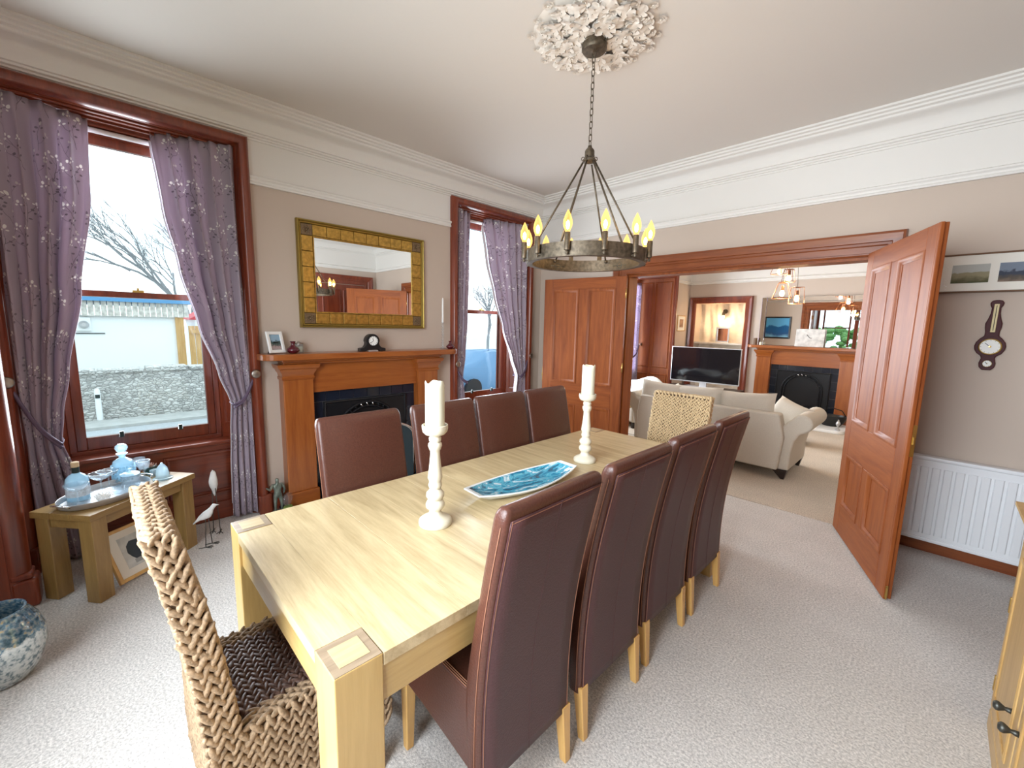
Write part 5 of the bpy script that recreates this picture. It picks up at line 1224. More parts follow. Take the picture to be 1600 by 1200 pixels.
for k in range(12):
    a = cam_a+PI/12+k*PI/6; x, y = (RR_+.022)*math.cos(a), (RR_+.022)*math.sin(a)
    if first is None:
        first = {}
        first['candle_holder'] = MB().lathe([(0, -.022), (.007, -.020), (.009, -.012), (.005, -.004), (.0145, 0), (.0145, .082), (.012, .085), (0, .085)], 16).build('candle_holder', 'bronze', chd, smooth=True, angle=40, loc=(x, y, RZ0+.022))
        first['bulb'] = MB().lathe(BPROF, 18).build('bulb', 'candle_glass', chd, smooth=True, loc=(x, y, RZ0+.1075))
        first['filament'] = MB().lathe([(0, .012), (.006, .015), (.0095, .030), (.0075, .046), (0, .056)], 10).build('filament', 'filament', first['bulb'], smooth=True)
    else:
        share(first['candle_holder'], 'candle_holder', chd, (x, y, RZ0+.022))
        bb_ = share(first['bulb'], 'bulb', chd, (x, y, RZ0+.1075)); share(first['filament'], 'filament', bb_, (0, 0, 0))
    MB().box((0, -.006, -.002), (.020, .006, .002)).build('bracket', 'bronze', chd, loc=((RR_+.002)*math.cos(a), (RR_+.002)*math.sin(a), RZ0+.010), rot=(0, 0, a))
    l = bpy.data.lights.new('bulb_light', 'POINT'); l.energy = 2.6; l.color = (1, .66, .36); l.shadow_soft_size = .012
    lo = bpy.data.objects.new('bulb_light', l); col.objects.link(lo); lo.parent = chd; lo.location = (x, y, RZ0+.145)
for a in (cam_a+2.3, cam_a-2.5):
    c0 = Vector(((RR_-.05)*math.cos(a), (RR_-.05)*math.sin(a), RZ0+.02))
    MB().tube([c0+Vector((0, 0, .018*math.sin(t*PI/6)))+Vector((-math.sin(a), math.cos(a), 0))*.018*math.cos(t*PI/6) for t in range(12)], .002, 6, closed=True).build('scroll', 'wire', chd, smooth=True)
    MB().tube([c0+Vector((-math.sin(a), math.cos(a), 0))*-.05, c0+Vector((-math.sin(a), math.cos(a), 0))*.05], .0022, 6).build('scroll_bar', 'wire', chd, smooth=True)

# ------------------------------------------------------------------ right-hand side: radiator, barometer, pictures, cabinet
rd = thing('radiator', 'white panel radiator with vertical flutes under the barometer', 'radiator', (.33, YB-.035, .095))
W_, H_ = .42, .61
MB().box((-W_, -.045, .02), (W_, -.033, H_-.02)).build('front_panel', 'white', rd, bevel=.006)
fl = None
nf = 14
for k in range(nf):
    x = -W_+.045+(k)*(2*W_-.09)/(nf-1)
    f_ = MB(); f_.prism([(-.023, -.045), (-.017, -.053), (.017, -.053), (.023, -.045)], 'z', .055, H_-.075)
    if fl is None: fl = f_.build('flute', 'white', rd, bevel=.002, loc=(x, 0, 0))
    else: share(fl, 'flute', rd, (x, 0, 0))
b = MB(); b.box((-W_, -.055, H_-.028), (W_, .02, H_)); b.build('top_cover', 'white', rd, bevel=.010, seg=3)
b = MB(); b.box((-W_, -.052, 0), (W_, -.030, .028)); b.build('bottom_edge', 'white', rd, bevel=.008)
for s in (-1, 1): MB().box((s*W_-.006, -.05, .01), (s*W_+.006, .02, H_-.02)).build('side_cover', 'white', rd, bevel=.004)
MB().box((-W_+.02, -.030, .03), (W_-.02, .030, H_-.04)).build('convector_core', 'white', rd)

bm_ = thing('barometer', 'dark mahogany banjo barometer with round dial hanging on the taupe wall', 'barometer', (.217, YB, 1.326))
prf = []
hh = [(0, .020), (.018, .034), (.045, .037), (.075, .030), (.090, .034), (.108, .054), (.130, .066), (.155, .069), (.180, .064), (.205, .048), (.222, .032), (.245, .031), (.275, .036), (.300, .037), (.330, .028), (.365, .021), (.400, .020), (.415, .027), (.432, .030), (.446, .022), (.450, .006)]
poly = [(x, z) for z, x in hh]+[(-x, z) for z, x in hh[::-1]]
MB().prism([(x, z) for x, z in poly], 'y', -.022, -.002).build('case', 'mahog', bm_, bevel=.004)
def dial(z, r, m1='dialw'):
    o = MB().lathe([(0, 0), (r, 0), (r, .004), (0, .005)], 36).build('dial', m1, bm_, smooth=True, angle=40, loc=(0, -.022, z), rot=(PI/2, 0, 0))
    MB().hoop([(r*.98, 0), (r*1.14, 0), (r*1.14, .008), (r*1.06, .012), (r*.98, .007)], 36).build('bezel', 'brass', o, smooth=True, angle=40)
    MB().box((-.0016, -.0, .0055), (.0016, r*.75, .0065)).build('needle', 'ink', o, rot=(0, 0, .8))
    MB().lathe([(0, .0055), (r*.14, .0055), (r*.14, .008), (0, .009)], 16).build('needle_boss', 'brass', o)
    for k in range(12):
        MB().box((-.0008, r*.82, .0052), (.0008, r*.94, .0058)).build('graduation', 'ink', o, rot=(0, 0, k*PI/6))
dial(.152, .046); dial(.042, .020)
th_ = MB().box((-.011, -.027, .245), (.011, -.021, .425)).build('thermometer_scale', plain('ivory_scale', (.70, .58, .30), .4), bm_, bevel=.002)
MB().tube([(0, -.029, .255), (0, -.029, .415)], .0016, 6).build('thermometer_tube', 'ink', th_)

pc = thing('panorama_frame', 'wide cream-mounted frame of landscape photographs above the barometer', 'picture', (.36, YB, 1.828))
MB().box((-.43, -.018, .0), (.43, -.004, .25)).build('backing', 'brown_frame', pc)
MB().frame(lambda u, v, h: (u, -.018-h, v), -.42, .42, .010, .240, [(0, 0), (0, .006), (.004, .009), (.010, .007), (.012, 0)]).build('frame', 'brown_frame', pc)
MB().box((-.42, -.0205, .010), (.42, -.0175, .240)).build('mount', 'cardw', pc)
pm1 = photo_mat('castle_photo', (.46, .47, .44), (.30, .27, .17), (.06, .08, .03), (.16, .14, .08), 4); pm2 = photo_mat('bay_photo', (.20, .24, .30), (.06, .07, .10), (.30, .22, .17), (.12, .10, .08), 5)
for k, x in enumerate((-.285, -.075, .135, .33)):
    MB().box((x-.085, -.0222, .062), (x+.085, -.0200, .180)).build('photograph', pm1 if k % 2 == 0 else pm2, pc)
MB().box((-.42, -.0255, .010), (.42, -.0250, .240)).build('glazing', 'picture_glass', pc)

cb = thing('sideboard', 'light oak sideboard with panelled door and dark metal knobs against the right wall', 'sideboard', (.31, 2.42, 0))
CD, CL, CH = .50, 1.55, .925     # depth (+x), length (-y), height
MB().box((0, -CL, .085), (CD, 0, CH-.065)).build('carcass', 'cab', cb, bevel=.004)
tpf = [(-.045, CH), (-.045, CH-.012), (-.038, CH-.022), (-.012, CH-.062), (-.004, CH-.070), (.0, CH-.070)]
b = MB(); b.loft([[(d, 0-d*.9, z_) for d, z_ in tpf]+[(CD, .0-0, CH-.07), (CD, .04, CH)], [(d, -CL+d*.9, z_) for d, z_ in tpf]+[(CD, -CL, CH-.07), (CD, -CL-.04, CH)]]); b.build('top', 'cab', cb)
pp = [(-.012, 0), (-.012, .07), (0, .10), (.02, .10), (.02, 0)]
b = MB(); b.prism(pp, 'y', -CL, .012); b.build('plinth', 'cab', cb, bevel=.003)
for k in range(3):
    y1 = -.035-k*.495; y0 = y1-.48
    dr = MB().box((-.018, y0, .12), (0, y1, CH-.10)).build('door', 'cab', cb, bevel=.003)
    MB().frame(lambda u, v, h: (-.018-h, u, v), y0+.075, y1-.075, .20, CH-.18, [(0, -.006), (0, .004), (.006, .006), (.012, .003), (.014, -.004)]).build('panel_moulding', 'cab', dr)
    if k == 0:
        for z_ in (.21, .54):
            MB().box((-.0205, y1-.004, z_-.03), (-.004, y1+.012, z_+.03)).build('hinge', 'brass', dr, bevel=.001)
KN = [(0, 0), (.009, 0), (.008, .008), (.006, .016), (.010, .022), (.015, .030), (.015, .036), (.009, .042), (0, .043)]
for y, z_ in ((-.415, .352), (-.553, .372)):
    MB().lathe(KN, 18).build('knob', 'wire', cb, smooth=True, loc=(-.018, y, z_), rot=(0, -PI/2, 0))
# ------------------------------------------------------------------ lounge: sofa
sf = thing('sofa', 'oatmeal linen scroll-arm sofa with its back to the dining table', 'sofa', (-1.87, 4.97, 0))
def cushion(w_, h_, d_, puff=1.0):
    b = MB()
    def f(sgn):
        def g(u, v):
            a, c = (u-.5)*2, (v-.5)*2
            e = (max(0, 1-abs(a)**4)*max(0, 1-abs(c)**4))**.55
            px = a*w_/2*(1-.06*(1-abs(c)**2)*abs(a)**6); pz = c*h_/2*(1-.08*(1-abs(a)**2)*abs(c)**6)
            return (px, sgn*d_/2*e*puff, pz+h_/2)
        return g
    b.grid(f(1), 14, 10); b.grid(f(-1), 14, 10)
    return b
HWs = .86
# arm: XZ profile swept along y
def arm_prof(s):
    p = [(.70, .10), (.89, .10), (.895, .30), (.915, .42), (.955, .50)]
    p += [(.965+.095*math.cos(-PI/3+t*PI*1.25/10), .615+.095*math.sin(-PI/3+t*PI*1.25/10)) for t in range(11)]
    p += [(.84, .62), (.77, .52), (.72, .42)]
    return [(s*x, z) for x, z in p]
for s in (-1, 1):
    MB().prism(arm_prof(s), 'y', .06, .80).build('arm', 'linen', sf, bevel=.02, seg=3, smooth=True, angle=50)
b = MB()
yb = lambda z: -.10*max(0, (z-.1)/.62)*0
b.loft([[(-.80, 0, .10), (.80, 0, .10), (.80, .16, .10), (-.80, .16, .10)], [(-.83, -.01, .45), (.83, -.01, .45), (.83, .16, .45), (-.83, .16, .45)], [(-.78, -.04, .70), (.78, -.04, .70), (.78, .12, .70), (-.78, .12, .70)]])
b.build('back_panel', 'linen', sf, bevel=.02, seg=3, smooth=True, angle=50)
MB().box((-.74, .14, .10), (.74, .80, .28)).build('base', 'linen', sf, bevel=.015)
for s in (-1, 1):
    MB().box((s*.37-.36, .20, .28), (s*.37+.36, .84, .44)).build('seat_cushion', 'linen', sf, bevel=.04, seg=4, smooth=True, angle=60)
for x, rz_, ry_ in ((-.60, .05, .06), (-.12, -.06, -.05), (.42, .04, -.05)):
    cushion(.58, .40, .20).build('back_cushion', 'linen', sf, smooth=True, loc=(x, .14, .475), rot=(-.14, ry_, rz_))
for x in (-.62, .68): cushion(.42, .36, .16).build('scatter_cushion', 'linen', sf, smooth=True, loc=(x, .42, .45), rot=(-.45, .25, -.5 if x > 0 else .5))
for s in (-1, 1):
    for y in (.05, .72):
        b = MB(); b.loft([[(s*.86, y+.02, 0), (s*.83, y+.02, 0), (s*.83, y+.05, 0), (s*.86, y+.05, 0)], [(s*.88, y, .10), (s*.74, y, .10), (s*.74, y+.09, .10), (s*.88, y+.09, .10)]]); b.build('leg', 'darkwood', sf)
# armchair by the bay with a white throw
ac = thing('armchair', 'low pale armchair covered with a white throw beside the lounge bay window', 'armchair', (-3.36, 6.25, 0), math.radians(-25))
MB().box((-.36, -.38, .10), (.36, .38, .40)).build('seat', 'linen', ac, bevel=.04, seg=4)
MB().box((-.36, .22, .38), (.36, .40, .60)).build('backrest', 'linen', ac, bevel=.05, seg=4)
for s in (-1, 1): MB().box((s*.36-.07, -.36, .10), (s*.36+.07, .36, .52)).build('arm', 'linen', ac, bevel=.05, seg=4)
b = MB(); b.grid(lambda u, v: ((u-.5)*.80, -.42+.84*v, .56+.06*math.sin(7*u+3*v)*math.sin(5*v)+.09*math.sin(PI*u)*math.sin(PI*v)+(.10*v)), 24, 24); b.build('throw', 'throw', ac, smooth=True, solid=.03)
for s in (-1, 1):
    for y in (-.3, .3): MB().box((s*.28-.025, y-.025, 0), (s*.28+.025, y+.025, .10)).build('leg', 'darkwood', ac)
et = thing('end_table', 'slim black wire-legged end table beside the sofa arm', 'side table', (-3.05, 5.30, 0))
MB().box((-.16, -.20, .46), (.16, .20, .485)).build('top', 'cab', et, bevel=.003)
for s in (-1, 1): MB().tube([(-.14, s*.17, .46), (-.14, s*.17, .008), (.14, s*.17, .008), (.14, s*.17, .46)], .008, 8).build('wire_leg', 'black', et)
for k, (c_, lab) in enumerate((((.05, .22, .19), 'teal hardback lying on the end table'), ((.80, .80, .76), 'white hardback lying on top of the teal one'))):
    bk_ = thing('book', lab, 'book', (-3.05, 5.30, .486+.022*k), .15*k)
    m_ = plain('book_cover_%s' % lab.split()[0], c_, .5)
    MB().box((-.07, -.10, .002), (.068, .098, .019)).build('pages', 'cardw', bk_); 
    b = MB(); b.box((-.075, -.103, 0), (.072, .103, .0022)); b.box((-.075, -.103, .0188), (.072, .103, .021)); b.box((-.0755, -.103, 0), (-.0725, .103, .021)); b.build('cover', m_, bk_)

# ------------------------------------------------------------------ television on its stand
tv = thing('television', 'large flat black television with a silver rim on a dark stand', 'television', (-2.93, 7.70, .515), math.radians(3))
MB().box((-.59, -.02, .085), (.59, .025, .715)).build('rim', 'silver', tv, bevel=.006)
MB().box((-.578, -.0225, .105), (.578, -.0195, .703)).build('screen', 'screen', tv)
MB().box((-.06, -.01, .0), (.06, .03, .10)).build('neck', 'silver', tv, bevel=.004)
MB().box((-.30, -.12, 0), (.30, .12, .014)).build('foot', 'silver', tv, bevel=.005)
ts = thing('tv_stand', 'low dark television stand with open shelves', 'tv stand', (-2.93, 7.72, 0), math.radians(3))
for z_ in (.04, .27, .49): MB().box((-.62, -.22, z_), (.62, .22, z_+.025)).build('shelf', 'darkwood', ts, bevel=.003)
for s in (-1, 1): MB().box((s*.60-.02, -.22, 0), (s*.60+.02, .22, .49)).build('side', 'darkwood', ts, bevel=.003)

# ------------------------------------------------------------------ lounge fireplace and what stands on it
lf = dup(fp, (-1.62, YF, 0), -PI/2); lf['label'] = 'pine mantelpiece with arched black grate under the frameless lounge mirror'
hs = struct(MB().prism(rrect(.72, 0, .72, .10, 5), 'z', .0, .045).build('trim_11', 'whitewood', None, bevel=.01, seg=3, loc=(-1.62, YF-.78, 0)))
sc_ = thing('coal_scuttle', 'black boat-shaped coal scuttle standing on the lounge hearth', 'coal scuttle', (-1.12, YF-.34, .046))
MB().lathe([(0, 0), (.09, 0), (.13, .06), (.17, .17), (.16, .17), (.12, .06), (0, .015)], 24, sx=1.25, sy=.8).build('bucket', 'black', sc_, smooth=True, angle=50)
MB().tube([(-.18, 0, .17), (-.12, 0, .26), (0, 0, .29), (.12, 0, .26), (.18, 0, .17)], .007, 8).build('handle', 'iron', sc_, smooth=True)
fn_ = thing('fender_finial', 'small pale turned finial at the corner of the lounge hearth', 'ornament', (-.985, YF-.70, .046))
MB().lathe([(0, 0), (.035, 0), (.035, .02), (.015, .03), (.012, .07), (.026, .09), (.030, .11), (.018, .14), (.008, .15), (.012, .165), (0, .175)], 18).build('finial', 'silver', fn_, smooth=True, angle=50)
lm = thing('overmantel_mirror', 'wide frameless mirror leaning on the wall above the lounge fireplace', 'mirror', (-1.62, YF-.05, 1.2935))
MB().box((-.76, 0, 0), (.76, .018, .85)).build('backing', 'black', lm)
MB().box((-.68, -.006, .004), (.68, .0, .77)).build('centre_glass', 'mirror', lm, bevel=.002)
for a, c in (((-.76, 0), (-.682, .85)), ((.682, 0), (.76, .85)), ((-.681, .772), (.681, .85))):
    MB().box((a[0]+.001, -.010, a[1]+.001), (c[0]-.001, -.001, c[1]-.001)).build('mirror_strip', 'mirror', lm, bevel=.006)
lk = thing('canvas_clock', 'rectangular pale clock with black hands leaning on the overmantel mirror', 'clock', (-1.585, YF-.135, 1.2935))
o = MB().box((-.205, -.01, 0), (.205, .01, .30)).build('panel', plain('marbled_clock_face', (.62, .60, .57), .5, var=.25, bscale=14), lk, bevel=.003); o.rotation_euler = (-.12, 0, 0)
for a, L in ((.7, .07), (-1.75, .11)):
    MB().box((-.004, -.014, 0), (.004, -.011, L)).build('clock_hand', 'ink', lk, loc=(0, .018, .15), rot=(-.12, -a, 0))
for x, r, h, lab, mm in ((-2.40, .030, .12, 'small pinkish candle jar at the left end of the lounge mantel', 'brown_frame'), (-2.31, .022, .05, 'little pale tealight glass on the lounge mantel', 'wax')):
    t = thing('candle_jar', lab, 'candle', (x, YF-.15, 1.2935)); MB().lathe([(0, 0), (r, 0), (r*1.05, h*.3), (r, h), (r*.85, h), (r*.9, h*.2), (0, h*.15)], 18).build('jar', mm, t, smooth=True, angle=50)
# magazines / white box on the sofa-side ledge
ft = thing('footstool', 'oatmeal linen footstool between the sofa and the lounge hearth', 'footstool', (-1.42, 6.9, 0))
MB().box((-.24, -.18, .06), (.24, .18, .40)).build('cushion', 'linen', ft, bevel=.04, seg=4)
for sx in (-1, 1):
    for sy in (-1, 1): MB().box((sx*.18-.02, sy*.12-.02, 0), (sx*.18+.02, sy*.12+.02, .06)).build('leg', 'darkwood', ft)
for k, lab in enumerate(('thick white magazine lying on the linen footstool', 'thinner white magazine lying on top of the thick one')):
    tag(MB().box((-.17, -.12, 0), (.17, .12, .03-.008*k)).build('magazine', 'whitewood', None, loc=(-1.42, 6.9, .401+.031*k), rot=(0, 0, .12*k)), lab, 'magazine')

# ------------------------------------------------------------------ alcove and left wall
wl = thing('wall_lamp', 'dark metal wall lamp with a bare glowing bulb in the stone alcove', 'wall lamp', (-3.09, YF+.215, 1.86))
MB().lathe([(0, 0), (.045, 0), (.045, .015), (0, .02)], 20).build('wall_plate', 'bronze', wl, smooth=True, angle=40, loc=(0, .01, .05), rot=(PI/2, 0, 0))
MB().tube([(0, -.01, .05), (0, -.07, .05), (0, -.09, .02)], .010, 8).build('arm', 'bronze', wl, smooth=True)
MB().lathe([(0, 0), (.022, 0), (.030, -.05), (.020, -.055), (0, -.05)], 18).build('lamp_holder', 'bronze', wl, smooth=True, angle=40, loc=(0, -.09, .03))
MB().ell((0, -.09, -.06), (.030, .030, .045), 14, 9).build('bulb', 'bulb', wl, smooth=True)
l = bpy.data.lights.new('bulb_light', 'POINT'); l.energy = 9; l.color = (1, .70, .40); l.shadow_soft_size = .03
lo = bpy.data.objects.new('bulb_light', l); col.objects.link(lo); lo.parent = wl; lo.location = (0, -.14, -.10)
ln = thing('alcove_frame', 'small metal-framed mirror leaning in the stone alcove', 'mirror', (-3.075, YF+.14, 1.30))
struct(MB().box((-3.58, YF+.02, 1.262), (-2.66, YF+.30, 1.30)).build('trim_12', M['stone_in'], None, bevel=.006))
MB().frame(lambda u, v, h: (u, -h, v), -.095, .095, .03, .27, [(0, 0), (0, .02), (.03, .02), (.03, 0)]).build('frame', 'silver', ln, bevel=.003)
MB().box((-.096, -.010, .029), (.096, -.002, .271)).build('glass', 'mirror', ln)
sp = thing('small_picture', 'small cream-mounted picture on the wall beside the lounge bay', 'picture', (XA, 8.40, 1.50))
MB().frame(lambda u, v, h: (h, u, v), -.16, .16, .02, .30, [(0, 0), (0, .012), (.012, .016), (.016, 0)]).build('frame', 'chair_leg', sp)
MB().box((.002, -.16, .02), (.008, .16, .30)).build('mount', 'cardw', sp)
MB().box((.008, -.08, .08), (.010, .08, .24)).build('print', plain('sepia_print', (.42, .24, .15), .6, var=.5, bscale=12), sp)
bp_ = thing('blue_painting', 'framed painting of a blue lake hung on the lounge side of the doorway wall', 'picture', (-3.15, YL, 1.35))
MB().frame(lambda u, v, h: (u, h, v), -.27, .27, .04, .54, [(0, 0), (0, .02), (.035, .026), (.04, 0)]).build('frame', 'black', bp_)
MB().box((-.27, .002, .04), (.27, .010, .54)).build('canvas', photo_mat('lake_painting', (.12, .42, .72), (.02, .12, .30), (.25, .55, .75), (.03, .10, .25), 3), bp_)

# ------------------------------------------------------------------ pendant cluster with wire cages
pd = thing('pendant_light', 'cluster of four lit bulbs in copper wire cages hanging in the lounge', 'pendant light', (-1.47, 6.30, 0))
M['copper'] = plain('copper_wire', (.30, .13, .07), .4, metal=.8)
MB().lathe([(0, CE), (.10, CE), (.10, CE-.03), (.02, CE-.04), (0, CE-.04)], 28).build('ceiling_plate', 'copper', pd, smooth=True, angle=40)
cages = [(-.105, .06, 2.335, .085, .055, .13), (.02, -.02, 2.235, .070, .050, .15), (-.045, .02, 2.055, .12, .055, .19), (.125, 0, 1.985, .075, .06, .20)]
for k, (dx, dy, zb, rb, rt, h) in enumerate(cages):
    top = zb+h*.55; bot = zb-h*.45
    fx = MB().tube([(dx*.4, dy*.4, CE-.035), (dx, dy, top+.01)], .003, 6).build('flex', 'black', pd, smooth=True)
    cg = None
    c4 = lambda r, z_, a0: [(dx+r*math.cos(a0+q*PI/2), dy+r*math.sin(a0+q*PI/2), z_) for q in range(4)]
    a0 = .4+.35*k; T4, B4 = c4(rt*1.2, top, a0), c4(rb*1.2, bot, a0)
    cg = MB().tube(T4+[T4[0]], .0035, 5).build('cage', 'copper', pd)
    MB().tube(B4+[B4[0]], .0035, 5).build('cage_hoop', 'copper', cg)
    for q in range(4): MB().tube([T4[q], B4[q]], .0035, 5).build('cage_bar', 'copper', cg)
    MB().tube([T4[0], T4[2]], .003, 5).build('cage_bar', 'copper', cg)
    MB().lathe([(0, .075), (.018, .07), (.020, .02), (.016, .015), (0, .015)], 14, (dx, dy, zb)).build('lamp_holder', 'copper', pd, smooth=True, angle=40)
    MB().lathe([(0, -.065), (.020, -.058), (.030, -.040), (.031, -.022), (.022, 0), (.014, .014), (0, .016)], 16, (dx, dy, zb)).build('bulb', 'bulb', pd, smooth=True)
    l = bpy.data.lights.new('bulb_light', 'POINT'); l.energy = 7; l.color = (1, .66, .34); l.shadow_soft_size = .03
    lo = bpy.data.objects.new('bulb_light', l); col.objects.link(lo); lo.parent = pd; lo.location = (dx, dy, zb-.08)
# lounge bay curtain
curtain('patterned mauve curtain tied back in the lounge bay window', lambda s, z, n: (XB+.16+n, s, z),
        [(2.44, 7.93, 7.30, .024), (1.7, 7.93, 7.38, .022), (1.2, 7.93, 7.52, .02), (.98, 7.93, 7.62, .018), (.7, 7.93, 7.56, .02), (.02, 7.93, 7.50, .024)],
        .8, 6, tie=(7.62, .98), hook=(7.95, 1.2), depth=0, cloth='curtain_backlit', tuck=0)
# ------------------------------------------------------------------ outdoors, street side
GZ = -.6
M['road'] = plain('wet_tarmac', (.40, .42, .44), .7, bump=.2, bscale=40, var=.15)
M['pave'] = plain('concrete_path', (.46, .46, .44), .85, var=.1, bscale=6)
M['verge'] = plain('frosty_verge', (.56, .58, .56), .9, var=.12, bscale=3)
M['lawn'] = plain('lawn', (.10, .24, .05), .9, bump=.5, bscale=50, var=.4)
M['render'] = plain('white_render', (.85, .87, .87), .85)
M['corr'] = plain('weathered_timber_slat', (.58, .55, .50), .8, var=.3, bscale=12)
M['fascia'] = plain('blue_roof_sheet', (.10, .30, .55), .5)
M['fence'] = wood('larch_boards', (.45, .24, .08), (.62, .38, .15), 'z', .7, 0)
M['redroof'] = plain('red_roof', (.55, .05, .06), .6)
M['bark'] = plain('winter_bark', (.22, .23, .24), .9)
M['tarp'] = plain('blue_tarpaulin', (.12, .25, .42), .5, bump=.6, bscale=5)
def stone_mat():
    m, nt, b = mat('rubble_stone'); t = N(nt, 'ShaderNodeTexCoord'); mp = N(nt, 'ShaderNodeMapping'); mp.inputs['Scale'].default_value = (1, 1, 1.8)
    v = N(nt, 'ShaderNodeTexVoronoi', Scale=11.0); v2 = N(nt, 'ShaderNodeTexVoronoi', feature='DISTANCE_TO_EDGE', Scale=11.0); nt.links.new(t.outputs['Object'], mp.inputs['Vector'])
    for q in (v, v2): nt.links.new(mp.outputs['Vector'], q.inputs['Vector'])
    s = N(nt, 'ShaderNodeSeparateColor'); nt.links.new(v.outputs['Color'], s.inputs[0]); r = ramp(nt, [(0, (.48, .47, .45)), (.5, (.62, .61, .58)), (1, (.76, .75, .72))]); nt.links.new(s.outputs[0], r.inputs['Fac'])
    k = ramp(nt, [(.0, (.42, .42, .42)), (.10, (1, 1, 1))]); nt.links.new(v2.outputs['Distance'], k.inputs['Fac'])
    x = N(nt, 'ShaderNodeMix', data_type='RGBA', blend_type='MULTIPLY'); x.inputs[0].default_value = 1; nt.links.new(r.outputs['Color'], x.inputs[6]); nt.links.new(k.outputs['Color'], x.inputs[7]); nt.links.new(x.outputs[2], b.inputs['Base Color'])
    bp = N(nt, 'ShaderNodeBump', Strength=1.0, Distance=.05); nt.links.new(v2.outputs['Distance'], bp.inputs['Height']); nt.links.new(bp.outputs['Normal'], b.inputs['Normal']); b.inputs['Roughness'].default_value = .9
    return m
M['rubble'] = stone_mat()
struct(MB().box((-60, -40, GZ-.3), (-4.8, 60, GZ)).build('ground', 'verge'))
struct(MB().box((-11.0, -40, GZ), (-6.2, 60, GZ+.012)).build('road', 'road'))
struct(MB().box((-11.75, -40, GZ), (-11.0, 60, GZ+.07)).build('pavement', 'pave'))
struct(MB().box((-6.2, -40, GZ), (-4.8, 60, GZ+.07)).build('pavement_near', 'pave'))
sw = thing('stone_wall', 'low rubble stone wall across the road outside the large window', 'wall', (-12.1, 0, GZ))
b = MB(); b.grid(lambda u, v: (.18+.03*math.sin(u*613)*math.cos(v*17+u*311), -12+18*u, 1.03*v), 220, 14); b.build('wall_face', 'rubble', sw, smooth=True)
MB().box((-.2, -12, 0), (.14, 6, 1.02)).build('wall_core', 'rubble', sw)
for k in range(24):
    y = -11.7+k*.75; MB().box((-.24, y-.36, 1.0), (.24, y+.36, 1.06+random.uniform(0, .05))).build('coping_stone', 'rubble', sw, bevel=.02)
gh = thing('garage', 'white rendered outbuilding with timber-slatted eaves and blue roof edge across the road', 'building', (-14.4, -2.2, GZ))
MB().box((-5, -4, 0), (0, 3.86, 2.17)).build('wall', 'render', gh)
MB().box((-5.3, -4.2, 2.52), (.2, 4.1, 2.62)).build('roof', 'fascia', gh)
for k in range(72):
    y = -4.15+k*.1135
    MB().box((.06, y+.006, 2.16+random.uniform(-.01, .01)), (.10, y+.104, 2.52)).build('roof_slat', 'corr', gh)
MB().box((-.02, 3.72, 0), (.06, 3.90, 2.17)).build('corner_board', 'fence', gh)
q = MB().box((0, 1.85, 1.80), (.06, 2.12, 2.12)).build('wall_light_box', 'render', gh, bevel=.01)
MB().lathe([(0, 0), (.09, 0), (.09, .06), (.04, .12), (0, .12)], 18).build('flood_lamp', 'silver', q, loc=(.06, 2.0, 1.95), rot=(0, PI/2, 0), smooth=True, angle=40)
MB().tube([(.015, -4, 1.74), (.015, 2.35, 1.74)], .012, 6).build('cable', 'stem', gh)
gt_ = thing('wooden_gate', 'tall boarded timber gate beside the white outbuilding', 'gate', (-14.3, 1.78, GZ))
for k in range(9): MB().box((-.02, k*.14, .55), (.02, k*.14+.13, 1.95)).build('board', 'fence', gt_, bevel=.006)
for z_ in (.75, 1.75): MB().box((.021, 0, z_), (.06, 1.25, z_+.09)).build('rail', 'fence', gt_)
MB().box((-.1, -.05, 0), (.12, 1.3, .55)).build('gate_base', 'rubble', gt_)
rs_ = thing('red_shed', 'red-roofed shed behind the boarded gate', 'shed', (-19.5, 3.6, GZ))
MB().box((-1, -1.1, 0), (1, 1.3, 2.1)).build('wall', 'render', rs_)
MB().prism([(-1.3, 2.1), (1.5, 2.1), (.1, 3.0)], 'x', -1.1, 1.1).build('roof', 'redroof', rs_)
bl = thing('bollard', 'short pale post at the foot of the stone wall', 'post', (-11.80, -.09, GZ+.07))
MB().lathe([(0, 0), (.05, 0), (.045, .6), (.03, .64), (0, .65)], 14).build('post', 'render', bl, smooth=True, angle=40)
MB().box((-.02, -.035, .45), (.055, .035, .52)).build('marker_plate', 'stem', bl)
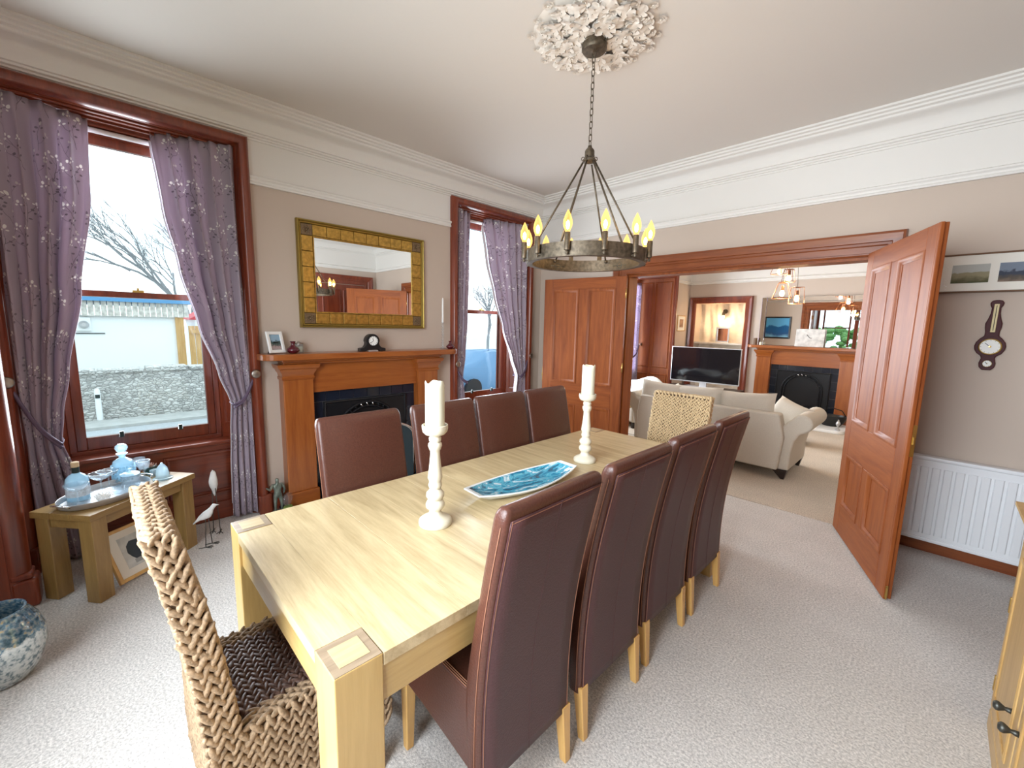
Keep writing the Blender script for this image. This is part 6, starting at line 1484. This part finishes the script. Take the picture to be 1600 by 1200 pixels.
def bare_tree(label, loc, h, lean, seed, group=None):
    r = random.Random(seed); t = thing('bare_tree', label, 'tree', loc, 0, group); tr_ = MB(); br = MB(); cnt = [0]
    def grow(p, d, L, rad, lev):
        q = p+d*L; mid = p+d*L*.5+Vector((r.uniform(-.06, .06), r.uniform(-.06, .06), r.uniform(-.03, .06)))*L
        (tr_ if lev < 2 else br).tube([p, mid, q], rad, 5 if lev < 3 else 3, rad=[rad, rad*.85, rad*.7])
        if lev >= 6: return
        for k in range(3 if lev < 5 else 2):
            nd = (d+Vector((r.uniform(-.75, .75), r.uniform(-.75, .75), r.uniform(-.25, .55)))*(.8 if lev else .7)+Vector(lean)*.15).normalized()
            grow(p.lerp(q, r.uniform(.55, 1)), nd, L*r.uniform(.62, .82), rad*.58, lev+1)
    grow(Vector((0, 0, 0)), Vector((lean[0]*.3, lean[1]*.3, 1)).normalized(), h*.30, h*.018, 0)
    tr_.build('trunk', 'bark', t); br.build('branches', 'bark', t)['kind'] = 'stuff'
    return t
bare_tree('leafless tree rising behind the white outbuilding, branches sweeping sideways', (-26, 3.9, GZ), 9.6, (0, -.9, .1), 4)
bare_tree('leafless tree across the road beyond the blue covered car', (-24, 21, GZ), 7.0, (0, .2, .3), 9)
cv = thing('covered_car', 'car parked under a blue tarpaulin outside the window next to the corner', 'car', (-10.2, 8.95, GZ+.013))
def carf(u, v):
    a = u*2*PI; x0 = [1.9, 2.05, 2.05, 1.95, 1.2, .75, .01][v]; y0 = [.85, .9, .9, .82, .70, .60, .01][v]; z0 = [0, .25, .6, .85, 1.05, 1.3, 1.34][v]
    c, s = math.cos(a), math.sin(a); k = .55; return (y0*math.copysign(abs(s)**k, s), x0*math.copysign(abs(c)**k, c)*1.0, z0+.03*math.sin(5*a+v))
MB().loft([[carf(i/40, v) for i in range(40)] for v in range(7)]).build('tarpaulin', 'tarp', cv, smooth=True, angle=50)
for sx in (-.8, .8):
    for sy in (-1.3, 1.3): MB().tube([(sx-.1, sy, .3), (sx+.1, sy, .3)], .29, 16).build('wheel', 'black', cv)

# rear garden, reflected in the lounge mirror
struct(MB().box((-14, -30, GZ-.31), (14, -1.6, GZ-.01)).build('garden', 'lawn'))
M['hedge'] = plain('hedge_leaves', (.14, .30, .10), .8, var=.5, bscale=25)
hd = thing('garden_hedge', 'tall green hedge across the rear garden', 'hedge', (-3, -7.5, GZ))
b = MB(); r2 = random.Random(3)
for k in range(900): b.ell((r2.uniform(-6, 6), r2.uniform(-.4, .4), r2.uniform(.1, 2.3)), (r2.uniform(.12, .24), r2.uniform(.12, .24), r2.uniform(.08, .2)), 6, 4)
b.build('foliage', 'hedge', hd, smooth=True)['kind'] = 'stuff'
